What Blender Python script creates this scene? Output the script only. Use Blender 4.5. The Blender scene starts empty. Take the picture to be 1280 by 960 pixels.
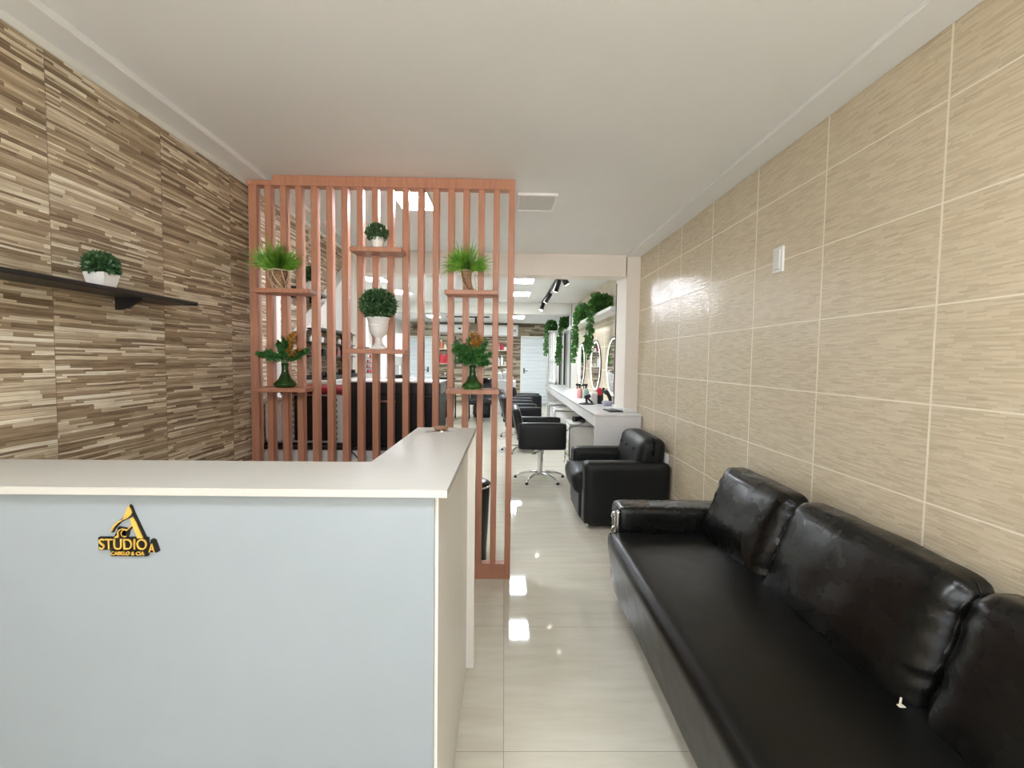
import bpy, bmesh, math, random
from mathutils import Vector, Matrix, noise
random.seed(7)
C = bpy.context.scene
COL = C.collection
PI = math.pi

# ------------------------------------------------------------------ objects
def obj(name, bm, mat, parent=None, loc=None, smooth=None, label=None):
    me = bpy.data.meshes.new(name)
    bmesh.ops.recalc_face_normals(bm, faces=bm.faces[:])
    if smooth:
        for f in bm.faces: f.smooth = True
    bm.to_mesh(me); bm.free()
    if mat: me.materials.append(mat)
    if smooth and smooth is not True:
        me.set_sharp_from_angle(angle=math.radians(smooth))
    o = bpy.data.objects.new(name, me); COL.objects.link(o)
    if parent: o.parent = parent
    if loc is not None: o.location = loc
    if label: o['label'] = label
    return o
def tag(o, label, cat, group=None):
    o['label'] = label; o['category'] = cat
    if group: o['group'] = group
    return o
def thing(name, label, cat, loc=(0, 0, 0), rz=0, group=None):
    o = bpy.data.objects.new(name, None); COL.objects.link(o)
    o.empty_display_size = .05
    o.location = loc; o.rotation_euler = (0, 0, rz)
    return tag(o, label, cat, group)
def struct(name, bm, mat, parent=None, smooth=None):
    o = obj(name, bm, mat, parent, smooth=smooth)
    if not parent: o['kind'] = 'structure'
    return o
def dup(root, loc, rz=0, label=None, scale=None):
    r = root.copy(); COL.objects.link(r); r.location = loc; r.rotation_euler = (0, 0, rz)
    if scale: r.scale = scale
    if label: r['label'] = label
    for ch in list(root.children):
        c = ch.copy(); COL.objects.link(c); c.parent = r
        for g in list(ch.children):
            d = g.copy(); COL.objects.link(d); d.parent = c
    return r

# ------------------------------------------------------------------ shapes
def new(): return bmesh.new()
def box(bm, x0, x1, y0, y1, z0, z1, bev=0, seg=2, mx=None):
    r = bmesh.ops.create_cube(bm, size=1)
    vs = r['verts']
    for v in vs:
        v.co = Vector(((x0+x1)/2+v.co.x*(x1-x0), (y0+y1)/2+v.co.y*(y1-y0), (z0+z1)/2+v.co.z*(z1-z0)))
    if bev:
        es = list({e for v in vs for e in v.link_edges})
        rr = bmesh.ops.bevel(bm, geom=es, offset=bev, segments=seg, affect='EDGES', profile=.5)
        vs = list({v for f in rr['faces'] for v in f.verts} | {v for v in vs if v.is_valid})
    if mx is not None:
        for v in vs: v.co = mx @ v.co
    return vs
def soft(bm, x0, x1, y0, y1, z0, z1, r=.04, n=10, bulge=(0, 0, 0), wr=0, wf=6, fn=None, seed=0):
    """rounded, gently swelling upholstery block"""
    t = bmesh.new()
    bmesh.ops.create_cube(t, size=2)
    bmesh.ops.subdivide_edges(t, edges=t.edges[:], cuts=n, use_grid_fill=True)
    c = Vector(((x0+x1)/2, (y0+y1)/2, (z0+z1)/2)); h = Vector(((x1-x0)/2, (y1-y0)/2, (z1-z0)/2))
    r = min(r, min(h)*.98)
    for v in t.verts:
        u = v.co.copy()
        p = Vector([math.copysign(abs(u[i])**.8 if abs(u[i]) < .999 else 1, u[i])*h[i] for i in range(3)])
        inn = Vector([max(-h[i]+r, min(h[i]-r, p[i])) for i in range(3)])
        d = p-inn
        q = inn + (d.normalized()*r if d.length > 1e-6 else d)
        if d.length <= 1e-6: q = p
        for i in range(3):
            j, k = (i+1) % 3, (i+2) % 3
            q[i] += math.copysign(bulge[i], u[i])*(abs(u[i]) > .5)*(1-u[j]**2)*(1-u[k]**2)*abs(u[i])
        w = c+q
        if wr:
            nv = noise.noise(Vector((w.x*wf+seed, w.y*wf, w.z*wf)))
            n2 = noise.noise(Vector((w.x*wf*3+seed, w.y*wf*1.2, w.z*wf*2.4)))
            w += (q.normalized())*wr*(nv+.5*n2)
        if fn: w = fn(w, u)
        v.co = w
    me = bpy.data.meshes.new('t'); t.to_mesh(me); t.free(); bm.from_mesh(me); bpy.data.meshes.remove(me)
def cyl(bm, p0, p1, r0, r1=None, n=16, caps=True):
    p0, p1 = Vector(p0), Vector(p1); r1 = r0 if r1 is None else r1
    d = p1-p0
    m = Matrix.Translation((p0+p1)/2) @ d.to_track_quat('Z', 'Y').to_matrix().to_4x4()
    bmesh.ops.create_cone(bm, cap_ends=caps, segments=n, radius1=r0, radius2=r1, depth=d.length, matrix=m)
def sphere(bm, c, r, s=(1, 1, 1), n=14):
    m = Matrix.Translation(c) @ Matrix.Diagonal((*s, 1))
    bmesh.ops.create_uvsphere(bm, u_segments=n, v_segments=max(6, n*2//3), radius=r, matrix=m)
def lathe(bm, prof, c=(0, 0, 0), n=28):
    rings = []
    for r, z in prof:
        if r < 1e-5: rings.append([bm.verts.new((c[0], c[1], c[2]+z))])
        else: rings.append([bm.verts.new((c[0]+r*math.cos(2*PI*i/n), c[1]+r*math.sin(2*PI*i/n), c[2]+z)) for i in range(n)])
    for a, b in zip(rings, rings[1:]):
        for i in range(n):
            j = (i+1) % n
            if len(a) == 1 and len(b) == 1: continue
            if len(a) == 1: bm.faces.new((a[0], b[j], b[i]))
            elif len(b) == 1: bm.faces.new((a[i], a[j], b[0]))
            else: bm.faces.new((a[i], a[j], b[j], b[i]))
def tube(bm, pts, r, n=8, taper=None):
    pts = [Vector(p) for p in pts]; rings = []
    prev = None
    for i, p in enumerate(pts):
        t = (pts[min(i+1, len(pts)-1)]-pts[max(i-1, 0)]).normalized()
        if prev is None: s = t.orthogonal().normalized()
        else: s = (prev-t*prev.dot(t)).normalized()
        prev = s; b = t.cross(s)
        rr = r if taper is None else r+(taper-r)*i/(len(pts)-1)
        rings.append([bm.verts.new(p+(s*math.cos(2*PI*k/n)+b*math.sin(2*PI*k/n))*rr) for k in range(n)])
    for a, b in zip(rings, rings[1:]):
        for k in range(n): bm.faces.new((a[k], a[(k+1) % n], b[(k+1) % n], b[k]))
    bm.faces.new(rings[0][::-1]); bm.faces.new(rings[-1])
def ring(bm, c, R, r, axis='Z', n=24, m=8, sx=1, sy=1):
    vs = []
    for i in range(n):
        a = 2*PI*i/n; row = []
        for k in range(m):
            b = 2*PI*k/m
            x, y, z = (R+r*math.cos(b))*math.cos(a)*sx, (R+r*math.cos(b))*math.sin(a)*sy, r*math.sin(b)
            p = {'Z': (x, y, z), 'X': (z, x, y), 'Y': (x, z, y)}[axis]
            row.append(bm.verts.new(Vector(c)+Vector(p)))
        vs.append(row)
    for i in range(n):
        for k in range(m):
            bm.faces.new((vs[i][k], vs[(i+1) % n][k], vs[(i+1) % n][(k+1) % m], vs[i][(k+1) % m]))
def prism(bm, poly, axis, a0, a1):
    """poly in the plane perpendicular to axis; X: (y,z)  Y: (x,z)  Z: (x,y)"""
    def P(p, a): return {'X': (a, p[0], p[1]), 'Y': (p[0], a, p[1]), 'Z': (p[0], p[1], a)}[axis]
    A = [bm.verts.new(P(p, a0)) for p in poly]; B = [bm.verts.new(P(p, a1)) for p in poly]
    f1 = bm.faces.new(A); f2 = bm.faces.new(B[::-1])
    n = len(poly)
    for i in range(n): bm.faces.new((A[i], B[i], B[(i+1) % n], A[(i+1) % n]))
    bmesh.ops.triangulate(bm, faces=[f1, f2])
def bez(p0, p1, p2, p3, n=12):
    out = []
    for i in range(n+1):
        t = i/n; out.append(Vector(p0)*(1-t)**3+Vector(p1)*3*t*(1-t)**2+Vector(p2)*3*t*t*(1-t)+Vector(p3)*t**3)
    return out
# foliage
def leaf(bm, p, d, up, L, W, bend=.25):
    d = d.normalized(); s = d.cross(up)
    if s.length < 1e-4: s = d.orthogonal()
    s.normalize(); nrm = s.cross(d)
    a = bm.verts.new(p)
    m1 = p+d*L*.35+nrm*L*bend*.25; m2 = p+d*L*.7+nrm*L*bend*.15
    l1, c1, r1 = bm.verts.new(m1-s*W*.5+nrm*W*.12), bm.verts.new(m1), bm.verts.new(m1+s*W*.5+nrm*W*.12)
    l2, c2, r2 = bm.verts.new(m2-s*W*.42+nrm*W*.1), bm.verts.new(m2), bm.verts.new(m2+s*W*.42+nrm*W*.1)
    e = bm.verts.new(p+d*L-nrm*L*bend*.15)
    for f in ((a, c1, l1), (a, r1, c1), (l1, c1, c2, l2), (c1, r1, r2, c2), (l2, c2, e), (c2, r2, e)): bm.faces.new(f)
def rnd_dir():
    while True:
        v = Vector((random.uniform(-1, 1), random.uniform(-1, 1), random.uniform(-1, 1)))
        if .05 < v.length < 1: return v.normalized()
def leaf_ball(bm, c, rad, n, L, W, zmin=-1, core=0):
    c = Vector(c); k = 0
    if core: sphere(bm, c, 1., [r*core for r in rad], 12)
    while k < n:
        d = rnd_dir()
        if d.z < zmin: continue
        k += 1
        q = random.uniform(.72, 1)
        p = c+Vector((d.x*rad[0], d.y*rad[1], d.z*rad[2]))*q
        leaf(bm, p, d+rnd_dir()*.75, rnd_dir(), L*random.uniform(.7, 1.2), W*random.uniform(.7, 1.2))
def grass(bm, c, n, L, spread, w=.006, droop=1.0, lean=(0, 0)):
    c = Vector(c)
    for i in range(n):
        a = random.uniform(0, 2*PI); e = random.random()**.7*spread
        d = Vector((math.cos(a)*e+lean[0], math.sin(a)*e+lean[1], 1)).normalized()
        l = L*random.uniform(.6, 1.1); side = d.cross(Vector((math.cos(a+1), math.sin(a+1), .1))).normalized()
        p = c+Vector((math.cos(a), math.sin(a), 0))*random.random()*.028
        g = Vector((0, 0, -1))*droop*random.uniform(.5, 1.3)*e
        prev = None; K = 5
        for k in range(K+1):
            t = k/K; q = p+d*l*t+g*l*.55*t*t
            ww = w*(1-t**1.6)*.5+.0004
            cur = (bm.verts.new(q-side*ww), bm.verts.new(q+side*ww))
            if prev: bm.faces.new((prev[0], prev[1], cur[1], cur[0]))
            prev = cur

# ------------------------------------------------------------------ materials
def mat(name): 
    m = bpy.data.materials.new(name); m.use_nodes = True
    return m, m.node_tree.nodes, m.node_tree.links, m.node_tree.nodes['Principled BSDF']
def lin(r, g, b):
    f = lambda c: (c/255/12.92) if c/255 <= .04045 else ((c/255+.055)/1.055)**2.4
    return (f(r), f(g), f(b), 1)
class G:
    """tiny node graph helper"""
    def __init__(s, n, l): s.n, s.l = n, l
    def put(s, sock, v):
        if hasattr(v, 'links') or isinstance(v, bpy.types.NodeSocket): s.l.new(v, sock)
        else: sock.default_value = v
    def m(s, op, a, b=None, c=None):
        k = s.n.new('ShaderNodeMath'); k.operation = op
        for i, v in enumerate((a, b, c)):
            if v is not None: s.put(k.inputs[i], v)
        return k.outputs[0]
    def vec(s, x, y, z=0.):
        k = s.n.new('ShaderNodeCombineXYZ')
        for i, v in enumerate((x, y, z)): s.put(k.inputs[i], v)
        return k.outputs[0]
    def wn(s, x, y, z=0.):
        k = s.n.new('ShaderNodeTexWhiteNoise'); k.noise_dimensions = '3D'
        s.l.new(s.vec(x, y, z), k.inputs['Vector']); return k.outputs['Value']
    def noise(s, v, scale=1., detail=3., rough=.5):
        k = s.n.new('ShaderNodeTexNoise'); s.l.new(v, k.inputs['Vector'])
        k.inputs['Scale'].default_value = scale; k.inputs['Detail'].default_value = detail; k.inputs['Roughness'].default_value = rough
        return k.outputs['Fac']
    def ramp(s, f, stops, interp='LINEAR'):
        k = s.n.new('ShaderNodeValToRGB'); k.color_ramp.interpolation = interp
        e = k.color_ramp.elements
        while len(e) < len(stops): e.new(.5)
        for el, (p, c) in zip(e, stops): el.position = p; el.color = c
        s.put(k.inputs[0], f); return k.outputs['Color']
    def mix(s, f, a, b, mode='MIX'):
        k = s.n.new('ShaderNodeMix'); k.data_type = 'RGBA'; k.blend_type = mode
        s.put(k.inputs[0], f); s.put(k.inputs[6], a); s.put(k.inputs[7], b); return k.outputs[2]
    def bump(s, h, strength, dist, bs):
        k = s.n.new('ShaderNodeBump'); k.inputs['Strength'].default_value = strength; k.inputs['Distance'].default_value = dist
        s.put(k.inputs['Height'], h); s.l.new(k.outputs[0], bs.inputs['Normal'])
    def coord(s, which='Object'):
        t = s.n.new('ShaderNodeTexCoord'); x = s.n.new('ShaderNodeSeparateXYZ'); s.l.new(t.outputs[which], x.inputs[0])
        return t.outputs[which], x.outputs[0], x.outputs[1], x.outputs[2]
def plain(name, rgb, rough=.5, metal=0., var=.06, scale=30., bump=0., bscale=80., spec=.5, coat=0.):
    m, n, l, b = mat(name); g = G(n, l); co, x, y, z = g.coord()
    c = lin(*rgb); f = g.noise(co, scale, 3.)
    lo = tuple(v*(1-var) for v in c[:3])+(1,); hi = tuple(min(1, v*(1+var)) for v in c[:3])+(1,)
    l.new(g.ramp(f, [(.3, lo), (.7, hi)]), b.inputs['Base Color'])
    b.inputs['Roughness'].default_value = rough; b.inputs['Metallic'].default_value = metal
    b.inputs['Specular IOR Level'].default_value = spec; b.inputs['Coat Weight'].default_value = coat
    if bump: g.bump(g.noise(co, bscale, 4.), bump, .002, b)
    return m
def leafmat(name, a, bcol, c2=None, scale=60.):
    m, n, l, b = mat(name); g = G(n, l); co, x, y, z = g.coord()
    st = [(.3, lin(*a)), (.65, lin(*bcol))]
    if c2: st.append((.8, lin(*c2)))
    l.new(g.ramp(g.noise(co, scale, 2.), st), b.inputs['Base Color'])
    b.inputs['Roughness'].default_value = .42
    return m
def emit(name, rgb, s):
    m, n, l, b = mat(name); b.inputs['Base Color'].default_value = (.9, .9, .9, 1)
    b.inputs['Emission Color'].default_value = lin(*rgb); b.inputs['Emission Strength'].default_value = s
    return m

def stone(name, uax, h, L, stops, tile=.54, toff=0., bdist=.006, streak=.35, rough=.45, coords=None):
    m, n, l, b = mat(name); g = G(n, l); co, x, y, z = g.coord()
    u = y if uax == 'y' else x; v = z
    tl = g.m('FLOOR', g.m('DIVIDE', g.m('SUBTRACT', u, toff), tile)) if tile else 0.
    vv = g.m('ADD', v, g.m('MULTIPLY', g.m('SUBTRACT', g.noise(g.vec(g.m('MULTIPLY', u, 2.), v), 1.5, 1.), .5), .012))
    r1 = g.m('FLOOR', g.m('DIVIDE', vv, h)); f1 = g.m('FRACT', g.m('DIVIDE', vv, h))
    c1 = g.m('FLOOR', g.m('ADD', g.m('DIVIDE', u, L), g.m('MULTIPLY', g.wn(r1, tl, 3.), 9.)))
    v1 = g.wn(r1, c1, tl)
    r2 = g.m('FLOOR', g.m('DIVIDE', vv, h*2)); f2 = g.m('FRACT', g.m('DIVIDE', vv, h*2))
    c2 = g.m('FLOOR', g.m('ADD', g.m('DIVIDE', u, L*1.6), g.m('MULTIPLY', g.wn(r2, tl, 8.), 9.)))
    v2 = g.wn(r2, c2, g.m('ADD', tl, 40.))
    pick = g.m('GREATER_THAN', g.wn(r2, c2, g.m('ADD', tl, 90.)), .52)
    val = g.m('ADD', g.m('MULTIPLY', v1, g.m('SUBTRACT', 1., pick)), g.m('MULTIPLY', v2, pick))
    fr = g.m('ADD', g.m('MULTIPLY', f1, g.m('SUBTRACT', 1., pick)), g.m('MULTIPLY', f2, pick))
    st = g.noise(g.vec(g.m('MULTIPLY', u, 9.), g.m('MULTIPLY', v, 170.)), 1., 4., .6)
    val2 = g.m('ADD', val, g.m('MULTIPLY', g.m('SUBTRACT', st, .5), streak*2))
    col = g.ramp(val2, stops)
    blotch = g.noise(co, 5., 3.)
    col = g.mix(.35, col, g.ramp(blotch, [(.3, (.45, .4, .35, 1)), (.7, (1, .98, .95, 1))]), 'MULTIPLY')
    groove = g.m('MULTIPLY', g.m('LESS_THAN', fr, .10), 1.)
    col = g.mix(g.m('MULTIPLY', groove, .45), col, (.06, .045, .035, 1))
    if tile:
        ft = g.m('FRACT', g.m('DIVIDE', g.m('SUBTRACT', u, toff), tile))
        jt = g.m('LESS_THAN', ft, .007)
        col = g.mix(g.m('MULTIPLY', jt, .6), col, lin(120, 105, 92))
    l.new(col, b.inputs['Base Color'])
    b.inputs['Roughness'].default_value = rough
    hh = g.m('SUBTRACT', g.m('ADD', val, g.m('MULTIPLY', st, .5)), g.m('MULTIPLY', groove, .6))
    g.bump(hh, .8, bdist, b)
    return m

M = {}
M['stone_left'] = stone('stacked_stone_tile', 'y', .0074, .19,
    [(.0, lin(124, 103, 78)), (.25, lin(166, 145, 116)), (.55, lin(196, 177, 148)), (.78, lin(222, 207, 178)), (1., lin(250, 242, 222))], .54, 1.68-.54, .006, .45)
M['stone_back'] = stone('rough_slate_tile', 'x', .034, .3,
    [(.0, lin(95, 84, 66)), (.3, lin(140, 126, 104)), (.6, lin(170, 156, 132)), (1., lin(205, 194, 170))], 0, 0, .012, .3, .5)

def right_tile():
    m, n, l, b = mat('beige_strip_tile'); g = G(n, l); co, u, y, v = g.coord()
    u = y
    PU, PV = .564, .3245
    fu = g.m('FRACT', g.m('DIVIDE', g.m('SUBTRACT', u, 1.506), PU)); fv = g.m('FRACT', g.m('DIVIDE', g.m('SUBTRACT', v, 1.268), PV))
    tu = g.m('FLOOR', g.m('DIVIDE', g.m('SUBTRACT', u, 1.506), PU)); tv = g.m('FLOOR', g.m('DIVIDE', g.m('SUBTRACT', v, 1.268), PV))
    h = PV/54
    wob = g.m('MULTIPLY', g.m('SUBTRACT', g.noise(g.vec(g.m('MULTIPLY', u, 3.), g.m('MULTIPLY', v, 6.)), 1., 2.), .5), .006)
    vv = g.m('ADD', v, wob)
    r = g.m('FLOOR', g.m('DIVIDE', vv, h))
    c = g.m('FLOOR', g.m('ADD', g.m('DIVIDE', u, .06), g.m('MULTIPLY', g.wn(r, 1., tu), 7.)))
    val = g.wn(r, c, tu)
    st = g.noise(g.vec(g.m('MULTIPLY', u, 7.), g.m('MULTIPLY', v, 110.)), 1., 3., .6)
    k = g.m('ADD', g.m('MULTIPLY', val, .48), g.m('MULTIPLY', st, .52))
    col = g.ramp(k, [(.10, lin(178, 162, 134)), (.28, lin(200, 185, 158)), (.55, lin(211, 197, 170)), (.85, lin(220, 207, 182))])
    w = .0026
    gr = g.m('MAXIMUM', g.m('LESS_THAN', fu, .008/PU), g.m('LESS_THAN', fv, .0055/PV))
    col = g.mix(gr, col, lin(232, 224, 206))
    l.new(col, b.inputs['Base Color'])
    l.new(g.m('ADD', g.m('MULTIPLY', gr, .45), .2), b.inputs['Roughness'])
    hh = g.m('SUBTRACT', g.m('ADD', g.m('MULTIPLY', st, .8), g.m('MULTIPLY', val, .3)), g.m('MULTIPLY', gr, .4))
    g.bump(hh, .55, .0035, b)
    return m
M['tile_right'] = right_tile()

def floor_mat():
    m, n, l, b = mat('polished_porcelain'); g = G(n, l); co, u, v, z = g.coord()
    PU, PV = .78, .783
    fu = g.m('FRACT', g.m('DIVIDE', g.m('SUBTRACT', u, .0135), PU)); fv = g.m('FRACT', g.m('DIVIDE', g.m('SUBTRACT', v, 1.602), PV))
    gr = g.m('MAXIMUM', g.m('LESS_THAN', fu, .0032), g.m('LESS_THAN', fv, .0032))
    tu = g.m('FLOOR', g.m('DIVIDE', g.m('SUBTRACT', u, .0135), PU)); tv = g.m('FLOOR', g.m('DIVIDE', g.m('SUBTRACT', v, 1.602), PV))
    off = g.m('MULTIPLY', g.wn(tu, tv, 2.), 20.)
    st = g.noise(g.vec(g.m('ADD', g.m('MULTIPLY', u, 2.2), off), g.m('ADD', g.m('MULTIPLY', v, 14.), off)), 1., 6., .62)
    col = g.ramp(st, [(.3, lin(206, 200, 182)), (.5, lin(214, 209, 192)), (.72, lin(221, 216, 201))])
    col = g.mix(gr, col, lin(150, 140, 120))
    l.new(col, b.inputs['Base Color'])
    l.new(g.m('ADD', g.m('MULTIPLY', gr, .4), .045), b.inputs['Roughness'])
    b.inputs['Specular IOR Level'].default_value = .6
    g.bump(g.m('ADD', g.m('MULTIPLY', gr, -1.), g.m('MULTIPLY', g.noise(co, 3., 2.), .25)), .12, .002, b)
    return m
M['floor'] = floor_mat()

def wood(name, a, bcol):
    m, n, l, b = mat(name); g = G(n, l); co, x, y, z = g.coord()
    s = g.noise(g.vec(g.m('MULTIPLY', x, 60.), g.m('MULTIPLY', y, 60.), g.m('MULTIPLY', z, 5.)), 1., 4., .6)
    l.new(g.ramp(s, [(.3, lin(*a)), (.7, lin(*bcol))]), b.inputs['Base Color'])
    b.inputs['Roughness'].default_value = .42
    g.bump(s, .15, .001, b)
    return m
M['wood'] = wood('terracotta_wood', (172, 117, 91), (189, 134, 107))

def leather(name, rough, bs, rgb=(24, 24, 24), spec=.5, wr=.0):
    m, n, l, b = mat(name); g = G(n, l); co, x, y, z = g.coord()
    f = g.noise(co, 3., 4.)
    a = lin(*rgb); l.new(g.ramp(f, [(.3, tuple(c*.7 for c in a[:3])+(1,)), (.7, tuple(c*1.3 for c in a[:3])+(1,))]), b.inputs['Base Color'])
    l.new(g.m('ADD', g.m('MULTIPLY', g.noise(co, 14., 3.), .14), rough-.07), b.inputs['Roughness'])
    b.inputs['Specular IOR Level'].default_value = spec
    fine = g.noise(co, 220., 2.)
    big = g.noise(g.vec(g.m('MULTIPLY', x, 5.), g.m('MULTIPLY', y, 5.), g.m('MULTIPLY', z, 9.)), 1., 2.5, .5)
    g.bump(g.m('ADD', g.m('MULTIPLY', fine, .012), g.m('MULTIPLY', big, wr)), bs, .012, b)
    return m
M['leather'] = leather('worn_black_leather', .27, .4, (14, 14, 12), .36, .3)
M['leather_seat'] = leather('black_seat_leather', .34, .3, (13, 13, 11), .26, .08)
M['leather_matt'] = leather('matt_black_leather', .45, .25, (19, 20, 20), .36, .1)
M['vinyl'] = leather('black_vinyl', .40, .2, (19, 20, 21), .4, .1)

def paint(name, rgb, rough=.6, bump=.12):
    m, n, l, b = mat(name); g = G(n, l); co, x, y, z = g.coord()
    c = lin(*rgb); f = g.noise(co, 1.6, 4.)
    l.new(g.ramp(f, [(.3, tuple(v*.97 for v in c[:3])+(1,)), (.7, c)]), b.inputs['Base Color'])
    b.inputs['Roughness'].default_value = rough
    g.bump(g.m('ADD', g.noise(co, 140., 2.), g.m('MULTIPLY', g.noise(co, 2.2, 3.), 6.)), bump, .003, b)
    return m
M['ceiling'] = paint('ceiling_paint', (235, 235, 234))
M['plaster'] = paint('beam_plaster', (238, 230, 220), .6, .05)
M['plaster_grey'] = paint('grey_plaster', (214, 214, 210), .5, .03)
M['white_paint'] = paint('white_paint', (232, 232, 226), .45, .03)
M['mdf_white'] = plain('white_laminate', (226, 226, 222), .28, 0, .015, 8.)
M['mdf_side'] = plain('white_laminate_side_lit', (236, 230, 220), .3, 0, .015, 8.)  # counter's white laminate, lightened: the sides' warm light is put into the colour
M['mdf_front'] = plain('white_laminate_front_shaded', (144, 151, 154), .3, 0, .015, 8.)  # same white laminate, the front's dimmer bluish light put into the colour
M['mdf_top'] = plain('white_laminate_top_dimmed', (186, 183, 174), .35, 0, .015, 8.)  # same white laminate, toned down in colour to offset strong lamp light
M['mdf_grey'] = plain('pale_grey_laminate', (240, 239, 237), .3, 0, .02, 8.)
M['gloss_white'] = plain('glossy_white', (236, 236, 232), .18, 0, .02)
M['ceramic'] = plain('white_ceramic', (235, 232, 228), .25, 0, .02)
M['plastic_white'] = plain('white_plastic', (235, 235, 232), .35, 0, .02)
M['black'] = plain('black_plastic', (20, 20, 21), .35, 0, .1)
M['black_gloss'] = plain('black_glossy', (12, 12, 14), .12, 0, .1)
M['black_wood'] = plain('black_wood', (26, 24, 23), .4, 0, .15, 20.)
M['chrome'] = plain('chrome', (215, 215, 212), .12, 1., .03)
M['dark_metal'] = plain('dark_metal', (70, 68, 64), .3, 1., .1)
M['gold'] = plain('gold', (240, 196, 96), .3, .45, .12, 40.)
M['red'] = plain('deep_red', (128, 22, 34), .35, 0, .1)
M['pack_red'] = plain('red_pack', (205, 50, 66), .4, 0, .1)
M['orange'] = plain('orange_pack', (222, 130, 84), .4, 0, .08)
M['pink'] = plain('pink_pack', (216, 150, 150), .35)
M['teal'] = plain('grey_teal_bottle', (150, 172, 168), .3)
M['lilac'] = plain('lilac_bowl', (170, 168, 190), .35)
M['cream'] = plain('cream_pack', (232, 222, 200), .4)
M['basket'] = plain('woven_tan', (150, 116, 84), .7, 0, .35, 120., .6, 200.)
M['brown_horn'] = plain('brown_horn', (146, 112, 84), .6, 0, .4, 90., .4, 150.)
M['rope'] = plain('pale_wicker', (200, 182, 150), .7, 0, .2, 90.)
M['soil'] = plain('dark_soil', (50, 40, 30), .9, 0, .3)
M['door'] = plain('white_metal_door', (224, 230, 232), .3, 0, .01)
M['leaf_box'] = leafmat('boxwood_leaf', (36, 64, 40), (80, 116, 70), (146, 172, 112))
M['leaf_grass'] = leafmat('grass_leaf', (72, 130, 44), (144, 194, 72), (204, 226, 128), 25.)
M['leaf_ivy'] = leafmat('ivy_leaf', (36, 74, 32), (82, 138, 56), (140, 186, 88), 40.)
M['leaf_dark'] = leafmat('dark_leaf', (34, 80, 36), (74, 132, 60), (124, 168, 84), 40.)
M['leaf_rust'] = leafmat('rust_leaf', (120, 78, 26), (190, 132, 50), (150, 150, 60), 50.)
m_, n_, l_, b_ = mat('green_glass'); g_ = G(n_, l_)
b_.inputs['Base Color'].default_value = lin(66, 112, 48); b_.inputs['Roughness'].default_value = .08
b_.inputs['Transmission Weight'].default_value = .7; b_.inputs['IOR'].default_value = 1.45
g_.bump(g_.noise(g_.coord()[0], 30.), .1, .001, b_)
M['green_glass'] = m_
m_, n_, l_, b_ = mat('mirror_glass'); g_ = G(n_, l_)
b_.inputs['Metallic'].default_value = 1; b_.inputs['Roughness'].default_value = .02
l_.new(g_.ramp(g_.noise(g_.coord()[0], 2.), [(.0, (.86, .88, .88, 1)), (1., (.9, .91, .91, 1))]), b_.inputs['Base Color'])
M['mirror'] = m_
m_, n_, l_, b_ = mat('frosted_glass'); g_ = G(n_, l_)
b_.inputs['Roughness'].default_value = .25
l_.new(g_.ramp(g_.noise(g_.coord()[0], 6.), [(.0, lin(222, 226, 222)), (1., lin(236, 238, 234))]), b_.inputs['Base Color'])
M['frosted'] = m_
LAMP = 1.0
M['panel_lit'] = emit('lit_panel', (240, 246, 255), 44*LAMP)
M['panel_lit_front'] = emit('lit_panel_front', (238, 245, 255), 42*LAMP)
M['panel_off'] = plain('unlit_diffuser', (205, 203, 198), .3, 0, .02)
M['led'] = emit('led_ring', (255, 253, 245), 1.2)
M['bulb'] = emit('spot_bulb', (255, 246, 225), 14)

# ------------------------------------------------------------------ the setting
XL, XR, ZC = -1.585, 1.40, 2.495
XB, YB, YF = -3.10, 14.3, -3.0
bm = new(); box(bm, XB-.15, XR+.15, YF, YB+.15, -.12, 0); struct('floor', bm, M['floor'])
bm = new(); box(bm, XB-.15, XR+.15, YF, YB+.15, ZC, ZC+.15); struct('ceiling', bm, M['ceiling'])
bm = new(); box(bm, XB-.15, XL, YF, 4.62, 0, ZC); struct('wall_left', bm, M['stone_left'])
bm = new(); box(bm, XB-.15, XB, 4.9, YB, 0, ZC); struct('wall_rear_left', bm, M['white_paint'])
bm = new(); box(bm, XR, XR+.15, YF, 9.6, 0, ZC); struct('wall_right', bm, M['tile_right'])
bm = new(); box(bm, XR, XR+.15, 9.6, YB, 0, ZC); struct('wall_rear_right', bm, M['white_paint'])
bm = new(); box(bm, XB-.15, XR+.15, YB, YB+.15, 0, ZC); struct('wall_back', bm, M['stone_back'])
bm = new(); box(bm, -2.9, -2.15, 8.5, 8.62, 0, ZC); box(bm, XB, -2.9, 8.5, 8.62, 0, ZC); struct('wall_partition', bm, M['white_paint'])
# soffits, beams, columns
bm = new(); box(bm, XL, -1.455, YF, 4.62, 2.465, ZC, .003, 1); struct('trim_1', bm, M['ceiling'])
bm = new(); box(bm, XL, XL+.008, YF, 4.62, 2.436, 2.465); struct('trim_2', bm, M['white_paint'])
bm = new(); box(bm, 1.245, XR, YF, 4.9, 2.475, ZC, .003, 1); struct('trim_3', bm, M['ceiling'])
bm = new(); box(bm, -1.6, 1.25, 4.9, 5.12, 2.272, ZC); struct('trim_4', bm, M['plaster'])
bm = new(); box(bm, 1.262, XR, 4.9, 5.35, 0, 2.475); box(bm, 1.25, XR, 4.9, 5.35, 2.475, ZC); struct('trim_5', bm, M['plaster'])
bm = new(); box(bm, 1.256, 1.264, 5.32, 5.352, 0, 2.27); struct('trim_6', bm, M['black'])
bm = new(); box(bm, XB, XR, 9.1, 9.32, 2.277, ZC); struct('trim_7', bm, M['white_paint'])
bm = new(); box(bm, 1.29, XR, 9.02, 9.45, 0, 2.277); box(bm, 1.29, XR, 9.02, 9.1, 2.277, ZC); struct('trim_8', bm, M['white_paint'])
bm = new(); box(bm, 1.284, 1.29, 9.07, 9.2, .86, ZC-.02); struct('trim_9', bm, M['black'])
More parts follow.
